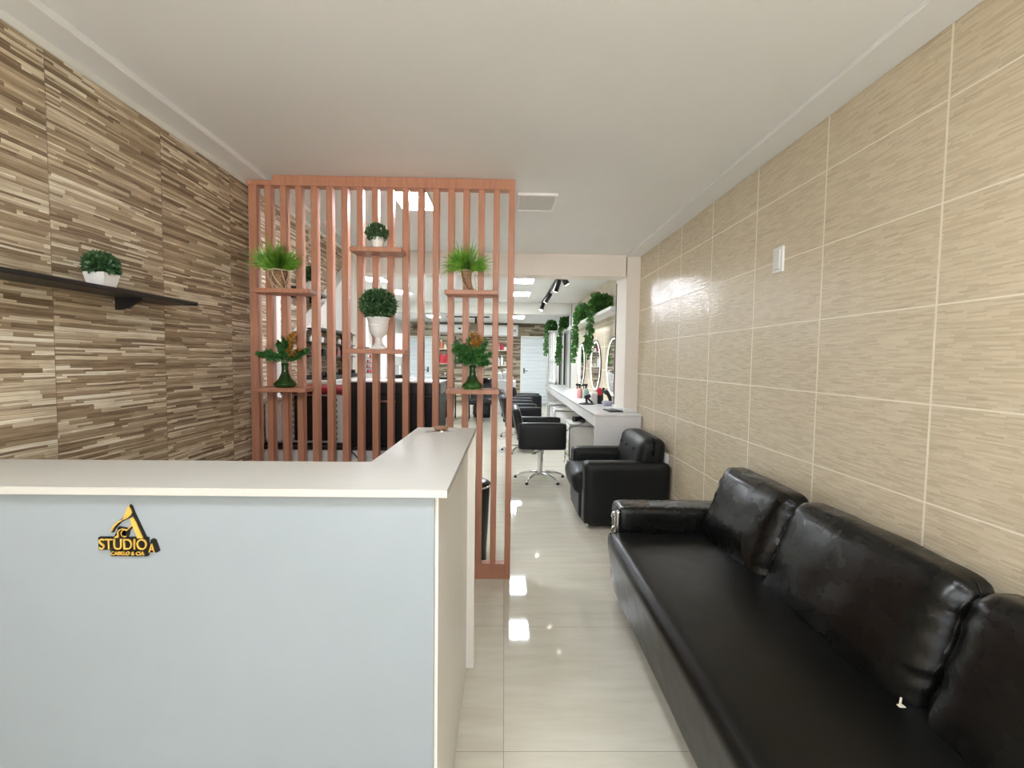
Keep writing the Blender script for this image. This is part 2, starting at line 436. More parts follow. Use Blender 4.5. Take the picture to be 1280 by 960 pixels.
bm = new(); box(bm, XB-.15, -1.484, 4.62, 4.9, 0, ZC); box(bm, XB-.15, -1.6, 4.9, 5.12, 0, ZC); struct('trim_10', bm, M['plaster'])
# back-right wall: white frames with glass and dark mullions
bm = new()
for y0 in (10.0, 10.9, 11.7): box(bm, XR-.05, XR, y0, y0+.12, 0, 2.3)
box(bm, XR-.05, XR, 10.0, 11.82, 2.3, 2.4)
w = struct('window_1', bm, M['white_paint'])
bm = new(); box(bm, XR-.02, XR-.005, 10.12, 11.7, .0, 2.3); obj('pane', bm, M['frosted'], w)
bm = new()
for y0 in (10.14, 10.6, 11.1, 11.5): box(bm, XR-.055, XR-.02, y0, y0+.05, .1, 2.3)
obj('mullion', bm, M['dark_metal'], w)
bm = new()
for y0 in (12.3, 12.95, 13.55, 14.15): box(bm, XR-.06, XR, y0, y0+.08, 0, 2.2)
for z0 in (.05, .75, 1.35, 2.12): box(bm, XR-.06, XR, 12.3, 14.23, z0, z0+.07)
w = struct('window_2', bm, M['white_paint'])
bm = new(); box(bm, XR-.025, XR-.01, 12.38, 14.15, .1, 2.12); obj('pane', bm, M['frosted'], w)

def back_door(name, x0, x1, z1, hx, slats=True):
    t = new()
    box(t, x0-.05, x0, YB-.06, YB, 0, z1+.05); box(t, x1, x1+.05, YB-.06, YB, 0, z1+.05); box(t, x0, x1, YB-.06, YB, z1, z1+.05)
    d = struct(name, t, M['white_paint'])
    t = new(); n = 18
    for i in range(n):
        z0 = .02+(z1-.03)*i/n; z2 = .02+(z1-.03)*(i+1)/n
        prism(t, [(YB-.005, z0), (YB-.035, z0), (YB-.05, z0+.012), (YB-.05, z2-.03), (YB-.035, z2), (YB-.005, z2)], 'X', x0+.003, x1-.003)
    obj('door_leaf', t, M['door'], d)
    t = new(); cyl(t, (hx, YB-.05, 1.06), (hx, YB-.11, 1.06), .012); cyl(t, (hx-.01, YB-.105, 1.06), (hx+.11*(1 if hx < (x0+x1)/2 else -1), YB-.105, 1.06), .009)
    box(t, hx-.02, hx+.02, YB-.056, YB-.05, .98, 1.14, .004, 1)
    obj('door_handle', t, M['dark_metal'], d)
back_door('door_1', .54, 1.28, 2.06, .6)
back_door('door_2', -2.88, -2.24, 2.02, -2.31)

# ------------------------------------------------------------------ ceiling lights
def panel(x0, x1, y0, y1, lit, label, group='square ceiling lights'):
    cx, cy = (x0+x1)/2, (y0+y1)/2
    t = thing('ceiling_light', label, 'light', (cx, cy, ZC), 0, group)
    hx, hy = (x1-x0)/2, (y1-y0)/2; f = .014
    b = new()
    for a in ((-hx, hx, -hy, -hy+f), (-hx, hx, hy-f, hy), (-hx, -hx+f, -hy+f, hy-f), (hx-f, hx, -hy+f, hy-f)):
        box(b, *a, -.016, 0)
    obj('frame', b, M['plastic_white'], t)
    b = new(); box(b, -hx+f, hx-f, -hy+f, hy-f, -.010, -.001); obj('diffuser', b, lit, t)
panel(-.765, -.512, 3.12, 3.51, M['panel_lit_front'], 'lit square ceiling panel just behind the top of the slatted divider')
panel(.075, .34, 3.14, 3.48, M['panel_off'], 'unlit grey ceiling panel to the right of the divider top', None)
for (px, py, wh) in ((-.64, -1.7, 'left'), (.20, -1.7, 'right'), (-.64, .1, 'left'), (.20, .1, 'right')):  # added lamps out of view, copying the visible panels to brighten the front
    panel(px-.13, px+.13, py-.19, py+.19, M['panel_lit_front'], '%s one of two added unseen ceiling light panels %s' % (wh, 'near the open shop front' if py < 0 else 'over the space before the counter'))
panel(.11, .40, 6.33, 6.75, M['panel_lit'], 'lit ceiling panel right of the slats, nearest the cross beam')
panel(.13, .42, 7.6, 8.1, M['panel_lit'], 'lit ceiling panel right of the slats, second behind the cross beam')
panel(.20, .50, 11.8, 12.5, M['panel_lit'], 'lit ceiling panel above the way to the far right door')
panel(-1.96, -1.66, 6.42, 6.8, M['panel_lit'], 'lit ceiling panel seen through slats above the white urn')
panel(-1.86, -1.56, 7.6, 8.05, M['panel_lit'], 'lit ceiling panel seen through slats just right of the topiary ball')
panel(-2.0, -1.7, 11.9, 12.6, M['panel_lit'], 'lit ceiling panel seen through slats above the far left door')

# track spots
t = thing('spot_track', 'black ceiling track holding the black spotlights', 'light track', (.70, 0, ZC))
b = new(); box(b, -.016, .016, 5.55, 9.05, -.025, 0); obj('rail', b, M['black'], t)
names = ['nearest black track spotlight, close behind the cross beam', 'second black track spotlight behind the cross beam',
         'third black track spotlight, with glowing white face', 'farthest black track spotlight on the right ceiling']
for i, (y, dx, dy) in enumerate(((5.75, .5, .3), (6.3, -.25, .35), (7.6, -.5, .3), (8.75, -.3, -.2))):
    s = thing('track_spotlight', names[i], 'spotlight', (.70, y, ZC-.025), 0, 'black track spotlights')
    b = new(); box(b, -.014, .014, -.05, .05, -.018, 0, .003, 1); cyl(b, (0, 0, -.018), (0, 0, -.06), .008); obj('mount', b, M['black'], s)
    d = Vector((dx, dy, -.8)).normalized(); p = Vector((0, 0, -.06))
    b = new(); cyl(b, p-d*.05, p+d*.10, .032, .036, 20); cyl(b, p-d*.07, p-d*.05, .02, .032, 20); obj('lamp_head', b, M['black'], s, smooth=40)
    b = new(); cyl(b, p+d*.095, p+d*.103, .03, .03, 20); obj('bulb', b, M['bulb'], s)
t = thing('ceiling_rail', 'thin black ceiling rail in front of the far air conditioners', 'rail', (-.95, 12.2, ZC))
b = new(); box(b, -.55, .55, -.015, .015, -.03, 0); obj('rail', b, M['black'], t)
for xx in (-.4, .2):
    b = new(); cyl(b, (xx, 0, -.03), (xx, .05, -.15), .03); obj('spot_head', b, M['black'], t)

# ------------------------------------------------------------------ slatted divider
YD = 2.918
t = thing('slatted_divider', 'tall terracotta brown wooden slat divider with small shelves behind the reception counter', 'room divider', (-.76, YD, 0))
ox = .76
xs = [-1.541+i*(1.575/17) for i in range(18)]
for i, x in enumerate(xs):
    b = new(); hw = .024 if i == 0 else (.019 if i == 17 else .0185)
    box(b, x-hw+ox, x+hw+ox, 0, .055, .0 if i in (0, 17) else .10, 2.432, .002, 1)
    obj('slat', b, M['wood'], t)
b = new(); box(b, xs[0]+.024+ox, xs[17]-.019+ox, 0, .055, 0, .10, .002, 1); obj('bottom_rail', b, M['wood'], t)
b = new(); box(b, -1.417+ox, .053+ox, -.004, .06, 2.432, ZC-.001, .002, 1); box(b, -1.568+ox, -1.417+ox, -.004, .06, 2.432, 2.462, .002, 1)
obj('top_beam', b, M['wood'], t)
SH = [(-1.487, -1.155, 1.773, 1.798), (-.915, -.611, 2.020, 2.047), (-.359, -.046, 1.781, 1.806),
      (-.940, -.593, 1.423, 1.449), (-.348, -.029, 1.188, 1.215), (-1.483, -1.177, 1.186, 1.212)]
SHN = []
for (x0, x1, z0, z1) in SH:
    b = new(); box(b, x0+ox, x1+ox, -.125, .045, z0, z1, .002, 1)
    obj('shelf', b, M['wood'], t)
YS = YD-.062   # middle of the shelves

# ------------------------------------------------------------------ reception counter
t = thing('reception_counter', 'white L-shaped reception counter in the left foreground', 'counter', (-.8, 1.1, 0))
def lx(x): return x+.8
def ly(y): return y-1.1
ZT = 1.09
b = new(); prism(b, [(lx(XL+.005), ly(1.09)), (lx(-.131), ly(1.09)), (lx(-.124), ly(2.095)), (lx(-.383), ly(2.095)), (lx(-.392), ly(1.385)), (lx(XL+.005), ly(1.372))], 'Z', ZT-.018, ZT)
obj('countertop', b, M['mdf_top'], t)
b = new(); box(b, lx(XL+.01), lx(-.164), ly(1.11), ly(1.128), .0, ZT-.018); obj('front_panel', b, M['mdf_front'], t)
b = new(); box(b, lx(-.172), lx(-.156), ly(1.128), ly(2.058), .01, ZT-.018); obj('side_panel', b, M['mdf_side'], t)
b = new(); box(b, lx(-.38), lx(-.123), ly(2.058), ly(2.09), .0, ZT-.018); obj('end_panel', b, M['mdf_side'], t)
b = new(); box(b, lx(-1.5), lx(-.19), ly(1.13), ly(1.36), .70, .72); obj('inner_shelf', b, M['mdf_white'], t)

# logo (raised gold lettering on black backing)
LO = thing('counter_logo', 'small gold and black raised salon logo on the counter front', 'logo', (-.886, 1.11, .98))
def q(cx, cy): return ((-.958+(cx-150)/9.6*.00192)+.886, (1.045-(cy-190)/9.6*.00197)-.98)
def poly(pts): return [q(*p) for p in pts]
b = new()
def rr(x0, y0, x1, y1, r=18):
    o = []
    for cx, cy, a in ((x1-r, y0+r, -90), (x1-r, y1-r, 0), (x0+r, y1-r, 90), (x0+r, y0+r, 180)):
        for k in range(5):
            an = math.radians(a+k*22.5); o.append((cx+r*math.cos(an), cy+r*math.sin(an)))
    return o
prism(b, poly(rr(152, 572, 742, 728)), 'Y', -.004, 0)
prism(b, poly(rr(292, 715, 738, 800)), 'Y', -.0041, 0)
prism(b, poly([(736, 750), (768, 600), (790, 588), (822, 602), (866, 736), (838, 752)]), 'Y', -.0042, 0)
prism(b, poly([(535, 190), (560, 215), (590, 300), (725, 600), (690, 590), (560, 300), (535, 235)]), 'Y', -.0043, 0)
prism(b, poly([(300, 520), (310, 475), (350, 415), (440, 355), (500, 250), (526, 200), (560, 280), (575, 310), (520, 352), (430, 395), (385, 445), (345, 490), (330, 520)]), 'Y', -.0035, 0)
prism(b, poly([(380, 465), (400, 450), (510, 470), (560, 420), (560, 460), (520, 500), (510, 560), (480, 585), (330, 585), (385, 540)]), 'Y', -.0036, 0)
obj('backing', b, M['black_gloss'], LO)
b = new()
prism(b, poly([(545, 345), (575, 340), (605, 395), (682, 582), (618, 582), (600, 520), (545, 385)]), 'Y', -.007, -.002)
prism(b, poly([(526, 200), (552, 250), (562, 285), (545, 318), (500, 345), (455, 362), (470, 325), (505, 245)]), 'Y', -.007, -.002)
prism(b, poly([(540, 322), (500, 352), (440, 376), (390, 410), (345, 462), (320, 512), (314, 490), (345, 430), (400, 385), (455, 360)]), 'Y', -.007, -.002)
prism(b, poly([(345, 578), (385, 545), (400, 578)]), 'Y', -.007, -.002)
def stroke(pts, w):
    P2 = [Vector(p) for p in pts]; L_, R_ = [], []
    for i, p in enumerate(P2):
        d = (P2[min(i+1, len(P2)-1)]-P2[max(i-1, 0)]).normalized(); nrm = Vector((-d.y, d.x))*w/2
        L_.append(tuple(p+nrm)); R_.append(tuple(p-nrm))
    prism(b, poly(L_+R_[::-1]), 'Y', -.007, -.002)
stroke([(395, 560), (388, 520), (405, 490), (440, 474), (500, 488), (528, 460), (562, 428)], 9)
stroke([(470+38*math.cos(math.radians(a)), 526+40*math.sin(math.radians(a))) for a in range(-50, -320, -30)], 9)
obj('emblem', b, M['gold'], LO)
def text_mesh(s, size, offset=0, extrude=.0015):
    cu = bpy.data.curves.new('t', 'FONT'); cu.body = s; cu.size = size; cu.extrude = extrude; cu.offset = offset
    o = bpy.data.objects.new('t', cu); COL.objects.link(o)
    dg = bpy.context.evaluated_depsgraph_get(); me = bpy.data.meshes.new_from_object(o.evaluated_get(dg))
    bpy.data.objects.remove(o); bpy.data.curves.remove(cu)
    return me
def put_text(name, s, x0, y0, x1, y1, m, parent, offset=0):
    me = text_mesh(s, 1., offset, .05)
    xs_ = [v.co.x for v in me.vertices]; ys_ = [v.co.y for v in me.vertices]
    a, c = q(x0, y1), q(x1, y0)
    for v in me.vertices:
        u = (v.co.x-min(xs_))/(max(xs_)-min(xs_)); w = (v.co.y-min(ys_))/(max(ys_)-min(ys_))
        v.co = Vector((a[0]+(c[0]-a[0])*u, -.0055-v.co.z*.03, a[1]+(c[1]-a[1])*w))
    me.materials.append(m); me.name = name
    o = bpy.data.objects.new(name, me); COL.objects.link(o); o.parent = parent
put_text('lettering', 'STUDIO', 168, 592, 724, 718, M['gold'], LO, -.006)
put_text('lettering', 'A', 746, 648, 818, 748, M['gold'], LO, -.006)
put_text('lettering', 'CABELO & CIA', 303, 742, 692, 784, M['gold'], LO, .006)

# keys on the counter
t = thing('key_bunch', 'small bunch of keys lying on the far end of the counter', 'keys', (-.262, 1.975, ZT), .3)
b = new(); ring(b, (0, 0, .003), .016, .0012, 'Z'); obj('key_ring', b, M['chrome'], t)
def key(ang, L):
    b = new(); mxx = Matrix.Rotation(ang, 4, 'Z')
    box(b, .028, .028+L, -.003, .003, .001, .0035, 0, 1, mxx)
    for k in range(4): box(b, .036+L*.2*k, .036+L*.2*k+.004, .003, .006, .001, .0035, 0, 1, mxx)
    cyl(b, mxx @ Vector((.02, 0, .001)), mxx @ Vector((.02, 0, .0038)), .011, .011, 16)
    obj('key', b, M['chrome'], t)
key(3.3, .045); key(2.7, .04); key(-.35, .03)
b = new(); soft(b, -.028, .03, .004, .036, .004, .022, .008, 4); obj('fob', b, M['brown_horn'], t, smooth=True)

# ------------------------------------------------------------------ sofa
SF = thing('sofa', 'long black worn leather sofa against the right tiled wall', 'sofa', (1.0, 1.5, 0))
ax, ay = -1.0, -1.5
Y0, Y1 = .30, 2.60
def seat_fn(w, u):
    # front face leans back towards the floor
    if w.x < -.15: w.x += (.40-w.z)*.16*max(0, min(1, (-.15-w.x)/.2))
    return w
b = new(); soft(b, .585+ax, 1.36+ax, Y0+ay, Y1+.03+ay, .065, .44, .055, 22, (.0, 0, .012), .003, 4, seat_fn)
obj('seat', b, M['leather_seat'], SF, smooth=True)
b = new()
path = []
for i in range(40):
    y = Y0+.04+(Y1-Y0-.05)*i/39
    path.append((.613+ax, y+ay, .425+.002*math.sin(i*1.7)))
tube(b, path, .005, 6); obj('seam', b, M['leather'], SF, smooth=True)
def cushion_fn(cy, seed):
    def f(w, u):
        k = (w.z-.42)/.40          # lean back with height
        w.x += .135*k
        e = abs(u.y)
        pinch = max(0, e-.72)/.28
        if u.x < 0:
            w.x += pinch**2*.03
            w.x += .012*noise.noise(Vector((w.z*26+seed*5, w.y*5, seed)))*math.exp(-((1-e)/.20)**2)
        w.z -= .018*pinch**2*(u.z > 0)
        return w
    return f
for i, (c0, c1) in enumerate(((2.005, 2.63), (1.225, 1.995), (.40, 1.215))):
    b = new(); soft(b, 1.115+ax, 1.245+ax, c0+ay, c1+ay, .425, .81, .034, 30, (.026, .0, .010), .007, 6, cushion_fn((c0+c1)/2, i), seed=i*3)
    obj('back_cushion', b, M['leather'], SF, smooth=True)
b = new(); soft(b, 1.27+ax, 1.385+ax, Y0+ay, Y1+.0+ay, .10, .74, .03, 10); obj('back_frame', b, M['leather'], SF, smooth=True)
for ya, yb in ((2.60, 2.79), (.10, .29)):
    b = new(); soft(b, .66+ax, 1.30+ax, ya+ay, yb+ay, .07, .565, .022, 12, (.0, .004, .004), .003, 6)
    obj('armrest', b, M['leather'], SF, smooth=True)
    b = new()
    cyl(b, (.657+ax, ya+.012+ay, .40), (.657+ax, ya+.012+ay, .535), .017, .017, 18); sphere(b, (.657+ax, ya+.012+ay, .535), .017)
    for zz in (.515, .43): ring(b, (.648+ax, ya+.045+ay, zz), .018, .006, 'Y', 18, 8)
    obj('chrome_post', b, M['chrome'], SF, smooth=40)
for (x, y) in ((.70, 2.48), (1.28, 2.6), (.70, .42), (1.28, .3)):
    b = new(); cyl(b, (x+ax, y+ay, .07), (x+ax, y+ay, .008), .016, .014, 14); cyl(b, (x+ax, y+ay, .008), (x+ax, y+ay, 0), .02, .02, 14)
    obj('leg', b, M['chrome'], SF, smooth=40)
b = new(); box(b, 1.108+ax, 1.128+ax, 1.232+ay, 1.247+ay, .440, .452, .003, 2); cyl(b, (1.12+ax, 1.245+ay, .452), (1.135+ax, 1.26+ay, .458), .003)
obj('zip_pull', b, M['cream'], SF, label='small pale zip pull at the cushion corner')

# ------------------------------------------------------------------ armchair
AC = thing('armchair', 'black leather armchair with buttoned back beyond the sofa', 'armchair', (1.05, 4.2, 0))
ax, ay = -1.05, -4.2
for (ya, yb) in ((3.80, 3.955), (4.47, 4.62)):
    b = new(); soft(b, .672+ax, 1.385+ax, ya+ay, yb+ay, .035, .555, .035, 12, (.0, .004, .006)); obj('armrest', b, M['leather_matt'], AC, smooth=True)
def af(w, u):
    if w.x < -.3: w.x += (.36-w.z)*.25*(w.z < .36)
    return w
b = new(); soft(b, .60+ax, 1.20+ax, 3.955+ay, 4.47+ay, .24, .44, .05, 14, (.02, 0, .02), 0, 5, af); obj('seat_cushion', b, M['leather_matt'], AC, smooth=True)
b = new(); soft(b, .655+ax, 1.36+ax, 3.95+ay, 4.475+ay, .045, .27, .02, 8); obj('base', b, M['leather_matt'], AC, smooth=True)
def bf(w, u):
    w.x += .20*max(0, w.z-.42)*(1 if u.x < 0 else .35)
    return w
b = new(); soft(b, 1.10+ax, 1.345+ax, 3.86+ay, 4.56+ay, .30, .745, .06, 16, (.025, 0, .012), 0, 5, bf); obj('backrest', b, M['leather_matt'], AC, smooth=True)
for yy in (4.0, 4.2, 4.4):
    for zz in (.54, .65):
        b = new(); sphere(b, (1.07+.20*(zz-.42)+ax+(0 if yy == 4.2 else .006), yy+ay, zz), .014, (.6, 1, 1), 10)
        obj('button', b, M['black'], AC, smooth=True)
for (x, y) in ((.71, 3.84), (1.34, 3.84), (.71, 4.58), (1.34, 4.58)):
    b = new(); cyl(b, (x+ax, y+ay, .04), (x+ax, y+ay, 0), .014, .012, 12); obj('leg', b, M['chrome'], AC, smooth=40)

# ------------------------------------------------------------------ wall plates on the right wall
t = thing('light_switch', 'white switch plate on the beige tile above the sofa', 'switch', (XR, 2.40, 1.925))
b = new(); box(b, -.014, 0, -.044, .044, -.066, .066, .006, 2); obj('plate', b, M['plastic_white'], t)
b = new(); box(b, -.02, -.013, -.026, .018, -.05, .05, .004, 2); obj('rocker', b, M['gloss_white'], t)
t = thing('wall_outlet', 'white socket box low on the wall behind the armchair', 'socket', (XR, 3.93, .56))
b = new(); box(b, -.035, 0, -.04, .04, -.06, .06, .006, 2); obj('plate', b, M['plastic_white'], t)
b = new(); box(b, -.012, 0, -.01, .01, -.56, -.06, .002, 1); obj('trunking', b, M['plastic_white'], t)
b = new(); box(b, -.065, -.035, -.016, .016, -.03, .02, .006, 2); obj('plug', b, M['plastic_white'], t)

# ------------------------------------------------------------------ left wall shelf and plant
def wall_shelf(y0, y1, zt, xf, label, brk):
    t = thing('wall_shelf', label, 'shelf', (XL, (y0+y1)/2, zt)); cy = (y0+y1)/2
    b = new(); box(b, .0, xf-XL, y0-cy, y1-cy, -.016, 0, .002, 1); obj('board', b, M['black_wood'], t)
    for yb in brk:
        b = new(); pl = [(0, -.016), (.105, -.016), (.085, -.035), (.05, -.058), (.02, -.066), (0, -.066)]
        prism(b, pl, 'Y', yb-.006-cy, yb+.006-cy); obj('bracket', b, M['black'], t)
    return t
wall_shelf(.75, 2.235, 1.645, -1.437, 'long black wall shelf on the stone wall at left', (1.0, 1.95))
wall_shelf(3.35, 3.92, 1.895, -1.445, 'short black wall shelf behind the divider on the stone wall', (3.5, 3.86))
def shrub(loc, s, label):
    t = thing('potted_boxwood', label, 'potted plant', loc)
    b = new()
    pr = []
    for (w, z) in ((.046, 0), (.062, .085)): pr.append((w*s, z*s))
    lo = [b.verts.new((x*pr[0][0], y*pr[0][0], 0)) for x, y in ((-1, -1), (1, -1), (1, 1), (-1, 1))]
    hi = [b.verts.new((x*pr[1][0], y*pr[1][0], pr[1][1])) for x, y in ((-1, -1), (1, -1), (1, 1), (-1, 1))]
    inn = [b.verts.new((x*pr[1][0]*.9, y*pr[1][0]*.9, pr[1][1])) for x, y in ((-1, -1), (1, -1), (1, 1), (-1, 1))]
    dn = [b.verts.new((x*pr[0][0]*.95, y*pr[0][0]*.95, pr[1][1]-.015*s)) for x, y in ((-1, -1), (1, -1), (1, 1), (-1, 1))]
    b.faces.new(lo[::-1])
    for A, B in ((lo, hi), (hi, inn), (inn, dn)):
        for i in range(4): b.faces.new((A[i], A[(i+1) % 4], B[(i+1) % 4], B[i]))
    b.faces.new(dn)
    bmesh.ops.bevel(b, geom=[e for e in b.edges if e.calc_length() > .03*s], offset=.004*s, segments=2, affect='EDGES')
    obj('pot', b, M['ceramic'], t, smooth=40)
    b = new(); leaf_ball(b, (0, 0, .125*s), (.072*s, .072*s, .072*s), 1100, .03*s, .019*s, -.5, .72); obj('foliage', b, M['leaf_box'], t)
    return t
shrub((-1.505, 1.79, 1.645), .64, 'dome of boxwood in a square white pot on the left black wall shelf')
shrub((-1.505, 3.66, 1.895), .9, 'boxwood in white pot on the short shelf behind the divider')

# ------------------------------------------------------------------ plants on the divider
# 1 grass in a wicker cone stand (left upper shelf)
t = thing('grass_planter', 'green artificial grass in curved wicker horn holder on the upper left divider shelf', 'potted plant', (-1.355, YS, 1.798))
b = new(); lathe(b, [(0, .0), (.03, .0), (.028, .02), (.035, .06), (.05, .105), (.046, .105), (.0, .095)]); obj('holder', b, M['brown_horn'], t, smooth=True)
b = new()
for k in range(7):
    a = 2*PI*k/7
    tube(b, bez((.055*math.cos(a), .055*math.sin(a), .115), (.075*math.cos(a), .075*math.sin(a), .07), (.05*math.cos(a+.8), .05*math.sin(a+.8), .03), (.035*math.cos(a+1.4), .035*math.sin(a+1.4), .004)), .0035, 6)
ring(b, (0, 0, .004), .037, .0035); ring(b, (0, 0, .112), .055, .004)
obj('wicker', b, M['rope'], t, smooth=True)
b = new(); grass(b, (-.01, 0, .095), 420, .215, 1.1, .010, .85, (-.10, 0)); obj('foliage', b, M['leaf_grass'], t)
# 2 small boxwood ball in round pot (top shelf)
t = thing('potted_boxwood', 'small boxwood ball in tapered white pot on the highest divider shelf', 'potted plant', (-.768, YS, 2.047))
b = new(); lathe(b, [(0, 0), (.028, 0), (.043, .063), (.043, .066), (.039, .066), (.036, .055), (0, .055)]); obj('pot', b, M['ceramic'], t, smooth=40)
b = new(); leaf_ball(b, (-.004, 0, .092), (.056, .056, .05), 620, .021, .013, -.75, .72); obj('foliage', b, M['leaf_box'], t)
# 3 grass in a horn holder (right upper shelf)
t = thing('grass_planter', 'green artificial grass in pointed brown horn on the upper right divider shelf', 'potted plant', (-.215, YS, 1.806))
b = new()
sp = bez((.028, 0, .004), (-.005, 0, .02), (-.02, 0, .07), (-.02, 0, .125), 14)
tube(b, sp, .006, 14, .036); obj('holder', b, M['brown_horn'], t, smooth=True)
b = new()
tube(b, bez((.03, 0, .003), (.06, .0, .03), (.01, 0, .07), (.04, 0, .115)), .003, 6)
tube(b, bez((.0, .03, .003), (-.06, .02, .04), (-.045, 0, .09), (-.05, 0, .12)), .003, 6)
ring(b, (-.02, 0, .122), .037, .003); ring(b, (.005, .01, .0035), .032, .0032)
obj('holder_stand', b, M['rope'], t, smooth=True)
b = new(); grass(b, (-.018, 0, .115), 440, .20, 1.5, .010, .9); obj('foliage', b, M['leaf_grass'], t)
# 4 topiary ball in white urn
t = thing('topiary_urn', 'large round topiary ball in white pedestal urn on the middle divider shelf', 'potted plant', (-.762, YS, 1.449))
b = new()
box(b, -.045, .045, -.045, .045, 0, .012, .003, 2)
lathe(b, [(.0, .012), (.042, .012), (.042, .018), (.03, .028), (.021, .045), (.021, .068), (.03, .078), (.046, .092), (.054, .115), (.056, .135), (.060, .137), (.060, .146), (.057, .148), (.064, .178), (.07, .184), (.07, .192), (.062, .192), (.055, .17), (0, .17)])
obj('urn', b, M['ceramic'], t, smooth=40)
b = new(); leaf_ball(b, (-.002, 0, .268), (.100, .100, .088), 1900, .024, .014, -.9, .75); obj('foliage', b, M['leaf_box'], t)
# 5/6 leafy bouquets in green glass vases
def bouquet(loc, label, wide, rust, kz=1., kx=1.):
    t = thing('leafy_vase', label, 'vase of leaves', loc)
    b = new(); lathe(b, [(0, .002), (.05, 0), (.066, .016), (.062, .028), (.038, .05), (.022, .085), (.018, .12), (.022, .145), (.019, .145), (.015, .12), (.018, .085), (.03, .055), (.0, .03)])
    obj('vase', b, M['green_glass'], t, smooth=True)
    st, fo, fr = new(), new(), new()
    for (dx, dy, dz, kind) in wide:
        dx, dz = dx*kx, .10+(dz-.10)*kz
        p0 = Vector((random.uniform(-.008, .008), random.uniform(-.008, .008), .12)); p3 = Vector((dx, dy, dz))
        pts = bez(p0, p0+Vector((0, 0, .05)), p3*.6+Vector((0, 0, dz*.25)), p3, 8)
        tube(st, pts, .0022, 5)
        tgt = fr if kind else fo
        for k in range(95 if not kind else 75):
            s = random.uniform(.45, 1.02); i = min(7, int(s*8)); pp = pts[i].lerp(pts[i+1], s*8-i if s < 1 else 1)
            dd = (p3-p0).normalized()+rnd_dir()*1.1
            leaf(tgt, pp, dd, rnd_dir(), random.uniform(.02, .038), random.uniform(.010, .018))
    obj('stems', st, M['leaf_dark'], t); obj('foliage', fo, M['leaf_dark'], t); obj('flower_sprigs', fr, M['leaf_rust'], t, label='rust and yellow sprigs')
bouquet((-1.325, YS, 1.212), 'green glass vase with spreading leafy sprigs on the lower left divider shelf',
        [(-.16, .0, .20, 0), (-.11, .02, .21, 0), (-.07, -.03, .2, 0), (-.05, .02, .26, 0), (.0, 0, .22, 0), (.01, -.02, .28, 0), (.03, .01, .30, 1), (.015, .02, .25, 1), (.05, 0, .31, 1), (.09, -.02, .22, 1), (.12, .01, .22, 0), (.10, -.02, .2, 0), (.06, .02, .2, 0)], 1)
bouquet((-.193, YS, 1.215), 'green glass vase with full bouquet and amber tips on the lower right divider shelf',
        [(-.10, .0, .22, 0), (-.08, .02, .17, 0), (-.06, -.03, .20, 0), (-.05, .02, .24, 0), (.0, 0, .2, 0), (.01, -.02, .22, 0), (.0, .01, .30, 1), (.03, .02, .29, 1), (.015, 0, .26, 1), (.06, -.02, .23, 0), (.09, .01, .20, 0), (.08, -.02, .16, 0), (.05, .02, .18, 0), (-.03, .0, .17, 0), (.03, -.03, .2, 0), (-.09, -.02, .25, 0), (.07, 0, .26, 0), (-.02, .02, .27, 0)], 1, 1.12, 1.08)

# ------------------------------------------------------------------ bin behind the counter
t = thing('waste_bin', 'black round waste bin with shiny lid behind the divider', 'bin', (-.225, 3.22, 0))
b = new(); lathe(b, [(0, 0), (.115, 0), (.135, .5), (.135, .515), (0, .515)]); obj('body', b, M['black'], t, smooth=40)
b = new(); lathe(b, [(.0, .515), (.143, .515), (.145, .53), (.138, .545), (.11, .56), (.0, .565)]); obj('lid', b, M['dark_metal'], t, smooth=40)
b = new(); ring(b, (0, 0, .53), .145, .006); obj('rim', b, M['chrome'], t, smooth=True)

# ------------------------------------------------------------------ credenza and appliances behind the divider
t = thing('low_cabinet', 'long white low cabinet directly behind the divider', 'cabinet', (-1.0, 3.25, 0))
b = new(); box(b, -.58, .58, -.22, .22, .0, .80, .003, 1); obj('body', b, M['mdf_white'], t)
b = new(); box(b, -.582, .585, -.235, .225, .80, .818, .002, 1); obj('top', b, M['black_wood'], t)
for k in range(6):
    b = new(); cyl(b, (-.545+.175*k, -.222, .785), (-.545+.175*k, -.2, .785), .004, .004, 8)
    obj('screw', b, M['dark_metal'], t)
for k in range(3):
    b = new(); box(b, -.57+.385*k, -.20+.385*k, -.228, -.22, .02, .74, .002, 1); d = obj('door', b, M['mdf_white'], t)
    b = new(); box(b, -.23+.385*k, -.222+.385*k, -.245, -.228, .5, .62, .002, 1); obj('handle', b, M['dark_metal'], d)
ZW = .818
t = thing('steamer', 'small white rounded appliance at the left wall behind the divider', 'appliance', (-1.505, 3.15, ZW))
b = new(); soft(b, -.06, .06, -.09, .10, .01, .29, .03, 8); obj('body', b, M['plastic_white'], t, smooth=True)
b = new(); soft(b, -.055, .055, -.085, .095, .285, .33, .02, 6); obj('lid', b, M['mdf_grey'], t, smooth=True)
b = new(); box(b, -.063, .063, -.093, .103, 0, .015, .004, 1); obj('foot', b, M['black'], t)
b = new(); tube(b, bez((.0, -.08, .31), (.01, -.08, .39), (.03, -.06, .36), (.05, -.05, .33)), .006, 6); obj('handle', b, M['black'], t, smooth=True)
t = thing('towel_warmer', 'white cabinet with black front, ring edges and dark red lid behind the divider', 'appliance', (-1.25, 3.22, ZW))
b = new(); box(b, -.155, .20, -.13, .18, .012, .335, .012, 3); obj('body', b, M['plastic_white'], t, smooth=40)
b = new(); box(b, -.125, .125, -.140, -.128, .03, .325, .004, 2); obj('front_panel', b, M['black_gloss'], t)
for sx in (-.142, .142):
    b = new()
    for k in range(8): ring(b, (sx, -.136, .04+.037*k), .011, .003, 'Y', 14, 6)
    obj('ring_strip', b, M['black'], t, smooth=True)
